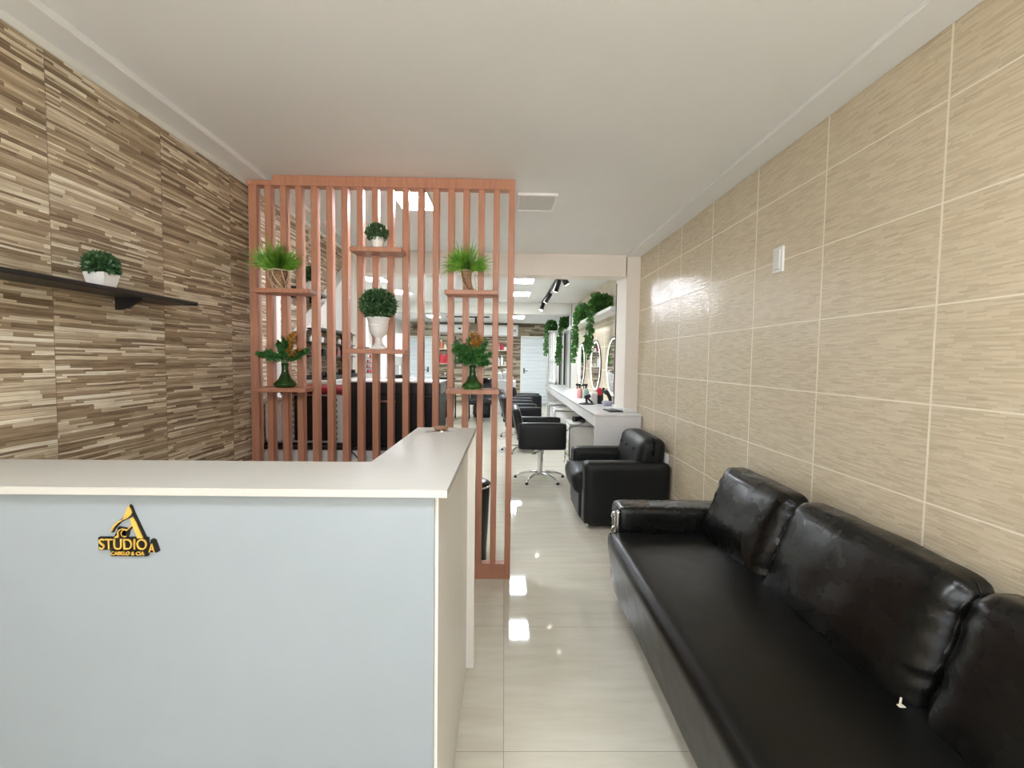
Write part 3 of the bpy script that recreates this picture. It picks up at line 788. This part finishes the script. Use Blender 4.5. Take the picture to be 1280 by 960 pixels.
b = new(); soft(b, -.175, .225, -.16, .19, .335, .385, .024, 8); obj('lid', b, M['red'], t, smooth=True)
b = new(); box(b, -.15, .19, -.12, .17, 0, .014); obj('foot', b, M['black'], t)
t = tag(obj('hose', (lambda bb: (tube(bb, [(-1.44, 3.05, 1.0)]+bez((-1.44, 3.05, 1.0), (-1.33, 3.05, 1.04), (-1.27, 3.05, .98), (-1.28, 3.05, .91))+bez((-1.28, 3.05, .91), (-1.29, 3.05, .87), (-1.32, 3.05, .84), (-1.36, 3.05, .826))[1:], .006, 8), bb)[1])(new()), M['plastic_white'], smooth=True),
    'white hose looping in front of the black fronted cabinet', 'hose')
t = thing('black_cabinet', 'wide black cabinet with white top standing behind the divider', 'cabinet', (-.72, 3.22, ZW))
b = new(); box(b, -.29, .30, -.16, .17, 0, .345, .003, 1); obj('body', b, M['black_wood'], t)
b = new(); box(b, -.295, .305, -.165, .172, .345, .42, .003, 1); obj('upper_band', b, M['black'], t)
b = new(); box(b, -.297, .307, -.167, .174, .42, .43, .001, 1); obj('top', b, M['gloss_white'], t)
for k in range(3):
    b = new(); box(b, -.285+.197*k, -.095+.197*k, -.168, -.16, .02, .335, .002, 1); d = obj('drawer', b, M['vinyl'], t)
b = new(); box(b, -.09, .02, -.178, -.168, .29, .302, .002, 1); obj('handle', b, M['chrome'], t)
cab = obj('cable', (lambda bb: (tube(bb, bez((-.98, 3.008, .80), (-.95, 3.0, .77), (-.92, 3.0, .74), (-.88, 3.008, .66)), .004, 6), bb)[1])(new()), M['black'], smooth=True)
tag(cab, 'black cable hanging over the edge of the white low cabinet', 'cable')
t = tag(obj('conduit', (lambda bb: (box(bb, XL, XL+.03, 3.24, 3.30, .82, 1.87, .006, 2), bb)[1])(new()), M['plastic_white'], smooth=40), 'white vertical conduit on the stone wall behind the divider', 'conduit')
# stair side
t = thing('staircase', 'white sloping stair side on the stone wall behind the divider', 'stairs', (-1.5, 4.1, 1.6))
b = new(); prism(b, [(-.56, -.012), (.51, .66), (.515, .65), (.515, .036), (-.30, .036)], 'X', -.083, 0); obj('stringer', b, M['white_paint'], t)
b = new(); box(b, -.083, .012, -.31, .515, .012, .036); obj('lower_edge', b, M['black'], t)
# product shelves on left wall
def bottle(name, loc, h, r, m, capm, label, group, cat='bottle', square=False):
    t = thing(name, label, cat, loc, 0, group)
    b = new()
    if square: box(b, -r, r, -r*.6, r*.6, 0, h, .002, 1)
    else: lathe(b, [(0, 0), (r, 0), (r, h*.66), (r*.8, h*.76), (r*.35, h*.8), (r*.35, h*.86), (0, h*.86)], n=12)
    obj('body', b, m, t, smooth=None if square else 40)
    if not square:
        b = new(); cyl(b, (0, 0, h*.84), (0, 0, h), r*.45, r*.4, 10); obj('cap', b, capm, t)
    return t
ORD = ['first', 'second', 'third', 'fourth', 'fifth', 'sixth']
t = thing('product_shelf', 'dark three-tier product shelf on the stone wall below the stair', 'shelf', (XL, 4.05, 1.3))
for z in (.10, .205, .31):
    b = new(); box(b, 0, .13, -.45, .55, z, z+.010); obj('board', b, M['black_wood'], t)
for yy in (-.43, .53):
    b = new(); box(b, 0, .02, yy-.01, yy+.01, .05, .33); obj('upright', b, M['black'], t)
for r, z in enumerate((1.41, 1.515, 1.62)):
    for k in range(4):
        mm = random.choice(['plastic_white', 'cream', 'plastic_white', 'pink', 'black'])
        if z > 1.6 and k > 1: continue
        bottle('product_bottle', (XL+.075, 3.72+.2*k+random.uniform(-.03, .03), z), random.uniform(.055, .08) if z < 1.6 else .06, random.uniform(.016, .024), M[mm], M['plastic_white'],
               '%s product bottle from the front on the %s shelf below the stair' % (ORD[k], ['lower', 'middle', 'upper'][r]), 'bottles on the shelf below the stair')
t = thing('tall_cabinet', 'white chest-high cabinet against the stone wall under the product shelf', 'cabinet', (XL+.13, 4.1, 0))
b = new(); box(b, -.128, .12, -.45, .5, 0, 1.20, .004, 1); obj('body', b, M['mdf_white'], t)
b = new(); box(b, -.128, .13, -.46, .51, 1.20, 1.22, .003, 1); obj('top', b, M['gloss_white'], t)
for k in range(2):
    b = new(); box(b, .12, .132, -.44+.47*k, .02+.47*k, .85, 1.18, .002, 1); obj('door', b, M['gloss_white'], t)
t = thing('product_tray', 'black tray of small items on the white chest-high cabinet', 'tray', (XL+.13, 4.1, 1.22))
b = new(); box(b, -.1, .1, -.42, .46, 0, .012); box(b, -.1, -.09, -.42, .46, .012, .035); box(b, .09, .1, -.42, .46, .012, .035); obj('tray', b, M['black'], t)
for k in range(7):
    b = new(); x_, h_ = random.uniform(-.05, .05), random.uniform(.03, .06); cyl(b, (x_, -.36+.12*k, .012), (x_, -.36+.12*k, .012+h_), .02, .018, 10)
    obj('pot', b, M['black_gloss'], t)

# ------------------------------------------------------------------ vanity
V = thing('vanity_counter', 'long white wall counter with drawers under the round mirrors', 'counter', (1.16, 7.4, 0))
ax, ay = -1.16, -7.4
b = new(); box(b, .912+ax, 1.398+ax, 4.90+ay, 10.2+ay, .838, .862, .002, 1); box(b, .912+ax, 1.398+ax, 4.68+ay, 4.8985+ay, .838, .862, .002, 1)
obj('worktop', b, M['gloss_white'], V)
b = new(); box(b, .92+ax, 1.392+ax, 4.69+ay, 4.71+ay, .0, .838, .001, 1); obj('end_panel', b, M['mdf_grey'], V)
b = new(); box(b, .94+ax, 1.255+ax, 4.71+ay, 10.18+ay, .735, .75); obj('underside', b, M['mdf_grey'], V)
ys = [4.712, 5.28, 6.5, 7.72, 8.94, 10.18]
for a_, c_ in zip(ys, ys[1:]):
    b = new(); box(b, .92+ax, .938+ax, a_+.002+ay, c_-.002+ay, .735, .836, .001, 1); obj('drawer', b, M['mdf_grey'], V)
b = new(); box(b, 1.25+ax, 1.39+ax, 4.845+ay, 4.885+ay, .862, .905, .003, 1); box(b, 1.235+ax, 1.25+ax, 4.885+ay, 5.3+ay, .862, .905, .003, 1); obj('upstand', b, M['mdf_grey'], V)
b = new(); box(b, .93+ax, 1.39+ax, 10.16+ay, 10.18+ay, 0, .735); obj('end_panel', b, M['mdf_grey'], V)
# mirrors
for i, (y, lab) in enumerate(((5.95, 'nearest round mirror with glowing white ring above the long counter'), (7.12, 'middle round mirror with glowing white ring above the long counter'), (8.45, 'farthest round mirror with glowing white ring above the long counter'))):
    t = thing('ring_mirror', lab, 'mirror', (XR-.001, y, 1.32), 0, 'round lit mirrors')
    b = new(); cyl(b, (0, 0, 0), (-.012, 0, 0), .33, .33, 56); obj('backing', b, M['black'], t)
    b = new(); ring(b, (-.014, 0, 0), .362, .007, 'X', 56, 10); obj('light_ring', b, M['led'], t, smooth=True)
    b = new(); ring(b, (-.010, 0, 0), .383, .009, 'X', 56, 8); obj('outer_rim', b, M['black'], t, smooth=True)
    b = new(); cyl(b, (-.012, 0, 0), (-.016, 0, 0), .355, .355, 64); obj('glass', b, M['mirror'], t)
# shelf with ivy
for (y0, y1, lab) in ((5.36, 9.015, 'long white floating shelf above the round mirrors'), (9.46, 9.95, 'short white shelf beyond the second pilaster')):
    t = thing('floating_shelf', lab, 'shelf', (XR, (y0+y1)/2, 1.98)); h = (y1-y0)/2
    b = new(); box(b, -.20, 0, -h, h, 0, .043, .003, 1); obj('board', b, M['plaster_grey'], t)
    b = new()
    for yy in (-h+.15, h-.15): box(b, -.15, 0, yy-.012, yy+.012, -.025, 0)
    obj('bracket', b, M['plaster_grey'], t)
def ivy(loc, drop, label, n=5, bush=.14):
    t = thing('trailing_ivy', label, 'hanging plant', loc, 0, 'trailing ivy plants')
    b = new(); lathe(b, [(0, 0), (.06, 0), (.08, .11), (.073, .11), (.07, .09), (0, .09)], n=18); obj('pot', b, M['black'], t, smooth=40)
    fo, st = new(), new()
    leaf_ball(fo, (-.03, 0, .12), (bush*1.1, bush*1.5, .13), 300, .07, .055, -.8)
    leaf_ball(fo, (-.02, 0, .13), (bush*.6, bush*.9, .08), 110, .07, .055, -.8)
    for k in range(n):
        oy = random.uniform(-.10, .10); dr = drop*random.uniform(.55, 1)
        pts = bez((0, oy*.5, .12), (-.14, oy, .2), (-.16, oy, .05), (-.16+random.uniform(-.02, .02), oy, -.15), 8)
        p = pts[-1]
        while p.z > -dr:
            p = p+Vector((random.uniform(-.015, .015), random.uniform(-.018, .018), -.05)); pts.append(p)
        tube(st, pts, .0025, 5)
        for pp in pts[4:]:
            for j in range(4):
                leaf(fo, pp, Vector((random.uniform(-1, 1), random.uniform(-1, 1), random.uniform(-1, .2))), rnd_dir(), random.uniform(.045, .075), random.uniform(.035, .058))
    obj('vines', st, M['leaf_ivy'], t); obj('foliage', fo, M['leaf_ivy'], t)
ivy((1.30, 6.25, 2.023), .62, 'trailing ivy hanging from the long shelf over the nearest mirrors', 7, .11)
ivy((1.30, 7.55, 2.023), .62, 'trailing ivy hanging from the long shelf in front of the farthest mirror', 6, .12)
ivy((1.30, 9.72, 2.023), .68, 'trailing ivy hanging from the short shelf beyond the pilaster', 5, .11)
t = thing('floating_shelf', 'small white shelf near the far right door holding ivy', 'shelf', (XR-.06, 12.1, 2.14))
b = new(); box(b, -.24, 0, -.2, .2, -.03, 0, .003, 1); obj('board', b, M['plaster_grey'], t)
b = new(); box(b, -.03, .06, -.1, .1, -.12, -.03); obj('bracket', b, M['plaster_grey'], t)
ivy((1.22, 12.1, 2.14), .58, 'trailing ivy in front of the far right door, farthest plant', 5, .12)
# things on the vanity
ZV = .862
t = thing('flat_iron', 'black flat case lying at the near end of the long counter', 'styling tool', (1.17, 4.98, ZV), .15)
b = new(); soft(b, -.075, .075, -.11, .11, 0, .018, .008, 6); obj('body', b, M['black'], t, smooth=True)
b = new(); box(b, .05, .075, -.13, -.02, .004, .014, .003, 1); obj('handle', b, M['dark_metal'], t)
t = thing('bowl', 'lilac grey bowl on the long counter', 'bowl', (1.235, 5.55, ZV))
b = new(); lathe(b, [(0, 0), (.045, 0), (.065, .03), (.066, .055), (.06, .055), (.055, .03), (0, .012)]); obj('body', b, M['lilac'], t, smooth=40)
t = thing('dryer_holder', 'black stand with hair dryer on the long counter', 'stand', (1.02, 5.75, ZV))
b = new(); lathe(b, [(0, 0), (.10, 0), (.10, .008), (.03, .018), (.014, .03), (.014, .06), (.03, .075), (.03, .085), (0, .085)]); obj('base', b, M['black'], t, smooth=40)
b = new(); cyl(b, (-.02, -.01, .085), (.04, .02, .10), .02, .026, 14); cyl(b, (.0, 0, .09), (.06, -.06, .02), .012, .014, 10); obj('dryer', b, M['black'], t, smooth=40)
t = thing('product_box', 'plain white box on the long counter beside the black stand', 'box', (1.13, 5.85, ZV), .1)
b = new(); box(b, -.045, .045, -.045, .045, 0, .13, .004, 1); obj('body', b, M['plastic_white'], t)
b = new(); box(b, -.047, .047, -.047, .047, .115, .133, .003, 1); obj('lid', b, M['gloss_white'], t)
t = thing('brush_cup', 'red topped dark cup of brushes on the long counter', 'cup', (1.2, 5.8, ZV))
b = new(); lathe(b, [(0, 0), (.035, 0), (.038, .11), (.034, .11), (.0, .1)]); obj('cup', b, M['black'], t, smooth=40)
b = new(); cyl(b, (0, 0, .1), (-.015, 0, .17), .03, .034, 14); sphere(b, (-.015, 0, .17), .034); obj('red_brush', b, M['pack_red'], t, smooth=40)
b = new(); cyl(b, (.02, 0, .09), (.04, .01, .2), .01, .018, 10); obj('brush', b, M['black'], t, smooth=40)
t = thing('dryer', 'black curved hair tool leaning by the red brush cup', 'styling tool', (1.30, 5.72, ZV))
b = new(); tube(b, bez((0, 0, .0), (.02, 0, .05), (.0, 0, .1), (-.04, 0, .16)), .02, 10, .028); obj('body', b, M['black'], t, smooth=True)
b = new(); cyl(b, (-.05, -.03, .15), (-.03, .04, .17), .03, .026, 12); obj('nozzle', b, M['dark_metal'], t, smooth=40)
def spray(loc, m, label):
    t = thing('spray_bottle', label, 'spray bottle', loc)
    b = new(); lathe(b, [(0, 0), (.04, 0), (.042, .1), (.03, .13), (.014, .145), (0, .145)]); obj('body', b, m, t, smooth=40)
    b = new(); cyl(b, (0, 0, .14), (0, 0, .18), .013); box(b, -.06, .02, -.012, .012, .175, .205, .004, 1); box(b, -.04, -.03, -.006, .006, .13, .18); obj('trigger', b, M['black'], t)
spray((1.08, 6.65, ZV), M['pink'], 'pink spray bottle with black trigger on the long counter')
spray((1.16, 6.6, ZV), M['teal'], 'grey green spray bottle beside the pink one on the counter')
# carts under the vanity
def cart(y, label, items):
    t = thing('drawer_cart', label, 'cart', (1.07, y, 0), 0, 'white carts under the counter')
    b = new(); box(b, -.215, .2, -.2, .2, .06, .56, .012, 2); obj('body', b, M['mdf_white'], t, smooth=40)
    b = new(); box(b, -.225, .205, -.21, .205, .56, .585, .006, 1); obj('top', b, M['gloss_white'], t)
    b = new()
    for yy in (-.203, .203):
        tube(b, [(-.218, yy, .05), (-.218, yy, .545), (.19, yy, .545), (.19, yy, .05)], .006, 6)
    obj('frame', b, M['dark_metal'], t)
    for k in range(3):
        b = new(); box(b, -.225, -.215, -.18, .18, .08+.155*k, .225+.155*k, .003, 1); d = obj('drawer', b, M['gloss_white'], t)
        b = new(); box(b, -.235, -.225, -.05, .05, .16+.155*k, .17+.155*k); obj('handle', b, M['dark_metal'], d)
    for (x, yy) in ((-.18, -.16), (-.18, .16), (.17, -.16), (.17, .16)):
        b = new(); cyl(b, (x-.012, yy, .03), (x+.012, yy, .03), .03, .03, 14); box(b, x-.008, x+.008, yy-.008, yy+.008, .03, .065); obj('caster', b, M['black'], t)
cart(6.2, 'nearest white drawer cart under the long counter', 1)
cart(7.95, 'middle white drawer cart under the long counter', 0)
cart(8.95, 'farthest white drawer cart under the long counter', 0)
t = thing('hair_dryer', 'black hair dryer lying on the nearest white cart', 'hair dryer', (1.02, 6.17, .585))
b = new(); cyl(b, (-.1, -.05, .04), (.07, .04, .04), .038, .03, 16); cyl(b, (.07, .04, .04), (.12, .065, .04), .03, .022, 16); obj('barrel', b, M['black'], t, smooth=40)
b = new(); cyl(b, (-.04, -.02, .03), (.03, -.14, .018), .018, .015, 12); obj('handle', b, M['black'], t, smooth=40)
b = new(); tube(b, bez((.03, -.14, .018), (.05, -.2, .0), (-.22, -.24, -.02), (-.245, -.21, -.15))+bez((-.245, -.21, -.15), (-.25, -.22, -.3), (-.2, -.22, -.4), (-.24, -.225, -.5))[1:], .004, 6); obj('cord', b, M['black'], t, smooth=True)

# ------------------------------------------------------------------ styling chairs
def styling_chair(loc, rz, label):
    t = thing('styling_chair', label, 'salon chair', loc, rz, 'black salon chairs along the counter')
    for s in (-1, 1):
        b = new(); soft(b, -.27, .262, s*.275-.036, s*.275+.036, .405, .70, .022, 8, (0, .004, .004)); obj('armrest', b, M['vinyl'], t, smooth=True)
    b = new(); soft(b, -.22, .25, -.24, .24, .40, .52, .035, 10, (0, 0, .015)); obj('seat', b, M['vinyl'], t, smooth=True)
    def f(w, u): w.x -= (w.z-.5)*.22; return w
    b = new(); soft(b, -.27, -.18, -.27, .27, .46, .85, .035, 10, (.01, 0, .01), 0, 5, f); obj('backrest', b, M['vinyl'], t, smooth=True)
    b = new(); box(b, -.14, .14, -.14, .14, .375, .40, .01, 1); obj('seat_plate', b, M['black'], t)
    b = new(); cyl(b, (0, 0, .07), (0, 0, .385), .032, .032, 20); cyl(b, (0, 0, .30), (0, 0, .38), .042, .042, 20); obj('column', b, M['chrome'], t, smooth=40)
    b = new(); tube(b, [(0, -.03, .35), (-.02, -.09, .35), (-.10, -.13, .32), (-.10, -.02, .30), (-.03, -.02, .33)], .006, 6); obj('pump_lever', b, M['chrome'], t, smooth=True)
    b = new(); cyl(b, (0, 0, .05), (0, 0, .09), .045, .04, 20); obj('hub', b, M['chrome'], t, smooth=40)
    for k in range(5):
        a = 2*PI*k/5+.35; d = Vector((math.cos(a), math.sin(a), 0))
        b = new(); tube(b, bez(d*.03+Vector((0, 0, .075)), d*.14+Vector((0, 0, .085)), d*.24+Vector((0, 0, .06)), d*.30+Vector((0, 0, .022))), .017, 8, .012)
        lg = obj('leg', b, M['chrome'], t, smooth=True)
        b = new(); cyl(b, d*.298, d*.298+Vector((0, 0, .022)), .02, .016, 12); obj('glide', b, M['black'], lg)
    b = new()
    for s in (-.1, .1): tube(b, [(.2, s, .40), (.27, s, .36), (.40, s, .17), (.46, s, .12)], .009, 8)
    tube(b, [(.46, -.14, .12), (.46, .14, .12)], .012, 8); tube(b, [(.40, -.1, .17), (.40, .1, .17)], .009, 8)
    obj('footrest', b, M['chrome'], t, smooth=True)
    return t
ch = styling_chair((.435, 5.43, 0), 0, 'nearest black salon chair facing the long counter')
dup(ch, (.275, 7.12, 0), .06, 'second black salon chair along the counter, right behind the nearest')
dup(ch, (.245, 8.32, 0), -.05, 'third black salon chair along the counter')
dup(ch, (.485, 9.5, 0), .0, 'farthest black salon chair, set closest to the counter')

# ------------------------------------------------------------------ rear: wash stations, cabinets, shelves, air conditioners
def wash(loc, label):
    t = thing('wash_station', label, 'wash chair', loc, 0, 'black wash chairs at the back')
    b = new(); soft(b, -.27, .27, -.35, .25, .38, .5, .04, 8, (0, 0, .02)); obj('seat', b, M['vinyl'], t, smooth=True)
    def f(w, u): w.y += (w.z-.45)*.3; return w
    b = new(); soft(b, -.26, .26, .18, .28, .45, .84, .035, 8, (0, .01, 0), 0, 5, f); obj('backrest', b, M['vinyl'], t, smooth=True)
    for s in (-1, 1):
        b = new(); soft(b, s*.30-.03, s*.30+.03, -.3, .25, .60, .66, .02, 6); 
        tube(b, [(s*.30, -.25, .62), (s*.30, -.28, .3), (s*.28, -.30, .0)], .016, 8); tube(b, [(s*.30, .2, .62), (s*.29, .25, 0)], .016, 8)
        obj('arm', b, M['black'], t, smooth=40)
    b = new(); box(b, -.2, .2, .4, .75, 0, .74, .02, 2); obj('pedestal', b, M['black'], t, smooth=40)
    b = new(); lathe(b, [(0, .74), (.14, .74), (.22, .80), (.26, .93), (.245, .94), (.20, .84), (.0, .79)], (0, .52, 0)); obj('basin', b, M['black_gloss'], t, smooth=40)
    b = new(); tube(b, bez((.0, .70, .92), (0, .74, 1.05), (0, .62, 1.08), (0, .58, 1.0)), .012, 8); obj('faucet', b, M['chrome'], t, smooth=True)
    b = new(); box(b, -.17, .17, -.36, -.3, .16, .36, .01, 1); obj('leg_rest', b, M['vinyl'], t)
wash((-1.43, 10.75, 0), 'left black wash chair with basin seen through the slats')
wash((-.52, 10.75, 0), 'right black wash chair with basin, behind the amber bouquet')
# white cabinet with jugs
t = thing('white_cabinet', 'narrow white cabinet standing left of the far right door', 'cabinet', (.06, 12.2, 0))
b = new(); box(b, -.24, .24, -.2, .2, .0, .86, .004, 1); obj('body', b, M['mdf_white'], t)
for s in (-1, 1):
    b = new(); box(b, -.118+s*.12, .118+s*.12, -.21, -.2, .03, .84, .002, 1); d = obj('door', b, M['gloss_white'], t)
    b = new(); box(b, s*.02-.004, s*.02+.004, -.225, -.21, .45, .58); obj('handle', b, M['dark_metal'], d)
def jug(loc, s, m, label):
    t = thing('product_jug', label, 'jug', loc, 0)
    b = new(); soft(b, -.07*s, .07*s, -.05*s, .05*s, 0, .2*s, .02*s, 6); obj('body', b, m, t, smooth=True)
    b = new(); cyl(b, (-.0*s, 0, .195*s), (0, 0, .24*s), .022*s, .022*s, 12); box(b, -.06*s, .02*s, -.012*s, .012*s, .24*s, .265*s); obj('pump', b, M['plastic_white'], t)
jug((-.12, 12.1, .86), 1.0, M['plastic_white'], 'white pump jug on the narrow white cabinet, left one')
jug((.045, 12.15, .86), 1.15, M['plastic_white'], 'taller white pump jug on the narrow white cabinet')
t = thing('product_box', 'cream carton at the right end of the narrow white cabinet', 'box', (.21, 12.1, .86))
b = new(); box(b, -.025, .025, -.05, .05, -.0, .10, .002, 1); obj('body', b, M['cream'], t)
# back wall shelves
def wshelf(x0, x1, zs, label):
    t = thing('wall_shelf', label, 'shelf', ((x0+x1)/2, YB, zs[0])); h = (x1-x0)/2
    for z in zs:
        b = new(); box(b, -h, h, -.16, 0, z-zs[0], z-zs[0]+.025); obj('board', b, M['cream'], t)
    for s in (-1, 1):
        b = new(); box(b, s*(h+.012)-.012, s*(h+.012)+.012, -.12, 0, -.05, zs[-1]-zs[0]+.4); obj('upright', b, M['black'], t)
wshelf(-2.08, -1.5, (1.23, 1.67), 'left product shelves on the back wall')
wshelf(-.26, .22, (1.19, 1.65), 'right product shelves on the back wall, beside the far door')
for k in range(5):
    bottle('product_pack', (-2.0+.085*k, YB-.08, 1.255), .25+.03*(k % 2), .036, M['pack_red'], M['pack_red'], '%s red pack from the left on the lower left back shelf' % ORD[k], 'red packs on the back shelf', 'pack', True)
for k, (mm, h) in enumerate((('orange', .30), ('orange', .26), ('cream', .14), ('orange', .2), ('cream', .16))):
    bottle('product_bottle', (-2.02+.11*k, YB-.08, 1.695), h, .045, M[mm], M['cream'], '%s bottle from the left on the upper left back shelf' % ORD[k], 'bottles on the upper left back shelf')
for k, (mm, h) in enumerate((('pink', .24), ('pack_red', .22), ('plastic_white', .12), ('plastic_white', .1))):
    bottle('product_bottle', (-.18+.1*k, YB-.08, 1.675), h, .04, M[mm], M['pack_red'], '%s bottle from the left on the upper right back shelf' % ORD[k], 'bottles on the upper right back shelf')
for k, (mm, h) in enumerate((('plastic_white', .24), ('plastic_white', .3), ('cream', .12), ('plastic_white', .1))):
    bottle('product_bottle', (-.18+.1*k, YB-.08, 1.215), h, .04, M[mm], M['plastic_white'], '%s bottle from the left on the lower right back shelf' % ORD[k], 'bottles on the lower right back shelf')
# air conditioners
def aircon(x0, x1, z0, z1, label):
    t = thing('air_conditioner', label, 'air conditioner', ((x0+x1)/2, YB, z0)); h = (x1-x0)/2; H = z1-z0
    b = new(); box(b, -h, h, -.2, 0, .03, H, .03, 3); obj('body', b, M['plastic_white'], t, smooth=40)
    b = new(); prism(b, [(-.18, .03), (-.2, .06), (-.14, .0), (-.1, .0)], 'X', -h+.03, h-.03); obj('flap', b, M['gloss_white'], t)
    b = new(); box(b, -h+.06, h-.06, -.16, -.02, .015, .03); obj('outlet_slot', b, M['black'], t)
    b = new(); box(b, h-.14, h-.06, -.204, -.2, H*.45, H*.62); obj('display', b, M['black_gloss'], t)
aircon(-2.02, -1.25, 2.16, 2.42, 'left white air conditioner high on the back wall')
aircon(-.67, .40, 2.08, 2.42, 'right white air conditioner high on the back wall near the far door')
# nail polish rack on the partition
t = thing('polish_rack', 'black framed nail polish rack on the white partition below the urn', 'rack', (-2.43, 8.5, 1.12))
b = new()
for x in (-.165, .155): box(b, x, x+.012, -.06, 0, 0, .46)
box(b, -.165, .167, -.06, 0, .45, .46)
obj('frame', b, M['black'], t)
for k in range(5):
    b = new(); box(b, -.155, .157, -.055, 0, .0+.09*k, .008+.09*k); obj('board', b, M['black'], t)
b = new(); box(b, -.155, .155, -.008, 0, .008, .45); obj('back_sheet', b, M['plastic_white'], t)
pr = None
cols = ['pack_red', 'pink', 'black', 'red', 'lilac', 'cream']
for r in range(5):
    for k in range(6):
        loc = (-2.43-.125+.05*k, 8.47, 1.128+.09*r)
        o = bottle('polish_bottle', loc, .06, .017, M[random.choice(cols)], M['black'], 'tiny nail polish bottle in the black framed rack', 'nail polish bottles in the rack')
t = thing('soap_dispenser', 'small black dispenser on the white partition right of the urn stem', 'dispenser', (-2.33, 8.5, 1.76))
b = new(); soft(b, -.045, .045, -.09, 0, 0, .22, .03, 6); obj('body', b, M['black'], t, smooth=True)
b = new(); box(b, -.02, .02, -.08, -.03, -.03, .01, .006, 1); obj('nozzle', b, M['dark_metal'], t)
b = new(); box(b, -.04, .04, -.01, .0, -.01, .24, .002, 1); obj('back_plate', b, M['plastic_white'], t)
# kitchenette at the far left
t = thing('wall_cabinet', 'white wall cupboard at the far left before the far left door', 'cabinet', (XB, 12.0, 1.42))
b = new(); box(b, 0, .42, -.75, .6, 0, .60, .004, 1); obj('body', b, M['mdf_white'], t)
for k in range(2):
    b = new(); box(b, .42, .436, -.74+.67*k, -.08+.67*k, .01, .59, .002, 1); d = obj('door', b, M['gloss_white'], t)
    b = new(); box(b, .436, .45, -.1+.67*k-.02, -.1+.67*k, .1, .22); obj('handle', b, M['dark_metal'], d)
t = thing('base_cabinet', 'white base cabinet below the far left wall cupboard', 'cabinet', (-2.72, 11.9, 0))
b = new(); box(b, -.37, .37, -.5, .5, 0, .86, .004, 1); obj('body', b, M['mdf_white'], t)
b = new(); box(b, -.375, .39, -.52, .52, .86, .89, .003, 1); obj('worktop', b, M['gloss_white'], t)
for k in range(2):
    b = new(); box(b, -.35+.36*k, -.0+.36*k, -.512, -.5, .05, .84, .002, 1); d = obj('door', b, M['gloss_white'], t)
    b = new(); box(b, -.05+.1*k, -.04+.1*k, -.53, -.512, .5, .62); obj('handle', b, M['dark_metal'], d)
t = thing('basin', 'shallow black basin on the far left base cabinet', 'basin', (-2.60, 11.72, .89))
b = new(); lathe(b, [(0, 0), (.14, 0), (.25, .07), (.24, .08), (.13, .02), (0, .02)]); obj('bowl', b, M['black_gloss'], t, smooth=40)
b = new(); ring(b, (0, 0, .075), .245, .008, 'Z', 28, 6); obj('rim', b, M['black'], t, smooth=True)
t = thing('paper_dispenser', 'white boxy canister beside the black basin', 'canister', (-2.78, 12.15, .89))
b = new(); box(b, -.09, .09, -.09, .09, 0, .3, .015, 2); obj('body', b, M['plastic_white'], t, smooth=40)
b = new(); box(b, -.095, .095, -.095, .095, .29, .32, .01, 2); obj('lid', b, M['gloss_white'], t, smooth=40)

# ------------------------------------------------------------------ light and camera
w = bpy.data.worlds.new('World'); C.world = w; w.use_nodes = True
n, l = w.node_tree.nodes, w.node_tree.links
bg = n['Background']; g = G(n, l); co, x, y, z = g.coord('Generated')
col = g.ramp(g.m('ADD', g.m('MULTIPLY', z, .5), .5), [(.20, (.9, .88, .84, 1)), (.485, (1., .98, .93, 1)), (.50, (.16, .17, .18, 1)), (.62, (.18, .20, .23, 1)), (.72, (.30, .38, .48, 1))])
l.new(col, bg.inputs['Color']); bg.inputs['Strength'].default_value = 3.6
la = bpy.data.lights.new('shopfront_portal', 'AREA'); la.shape = 'RECTANGLE'; la.size = 2.98; la.size_y = ZC; la.cycles.is_portal = True
lo = bpy.data.objects.new('shopfront_portal', la); COL.objects.link(lo); lo.location = (-.09, YF+.02, ZC/2); lo.rotation_euler = (PI/2, 0, PI)

cam = bpy.data.cameras.new('camera'); co_ = bpy.data.objects.new('camera', cam); COL.objects.link(co_)
p, yw, r = -0.05249350674865652, 0.016875469889644144, 0.013790540993625153
f = Vector((math.sin(yw)*math.cos(p), math.cos(yw)*math.cos(p), math.sin(p))); rt = Vector((math.cos(yw), -math.sin(yw), 0)); up = rt.cross(f)
r2 = rt*math.cos(r)+up*math.sin(r); u2 = -rt*math.sin(r)+up*math.cos(r)
mtx = Matrix.Identity(4)
for i in range(3): mtx[i][0] = r2[i]; mtx[i][1] = u2[i]; mtx[i][2] = -f[i]
mtx[2][3] = 1.4
co_.matrix_world = mtx
cam.sensor_fit = 'HORIZONTAL'; cam.sensor_width = 36; cam.lens = 585.7487/1280*36; cam.clip_start = .02
C.camera = co_
C.view_settings.view_transform = 'Standard'; C.view_settings.look = 'None'; C.view_settings.gamma = 1; C.view_settings.use_curve_mapping = False
C.view_settings.exposure = 1.12
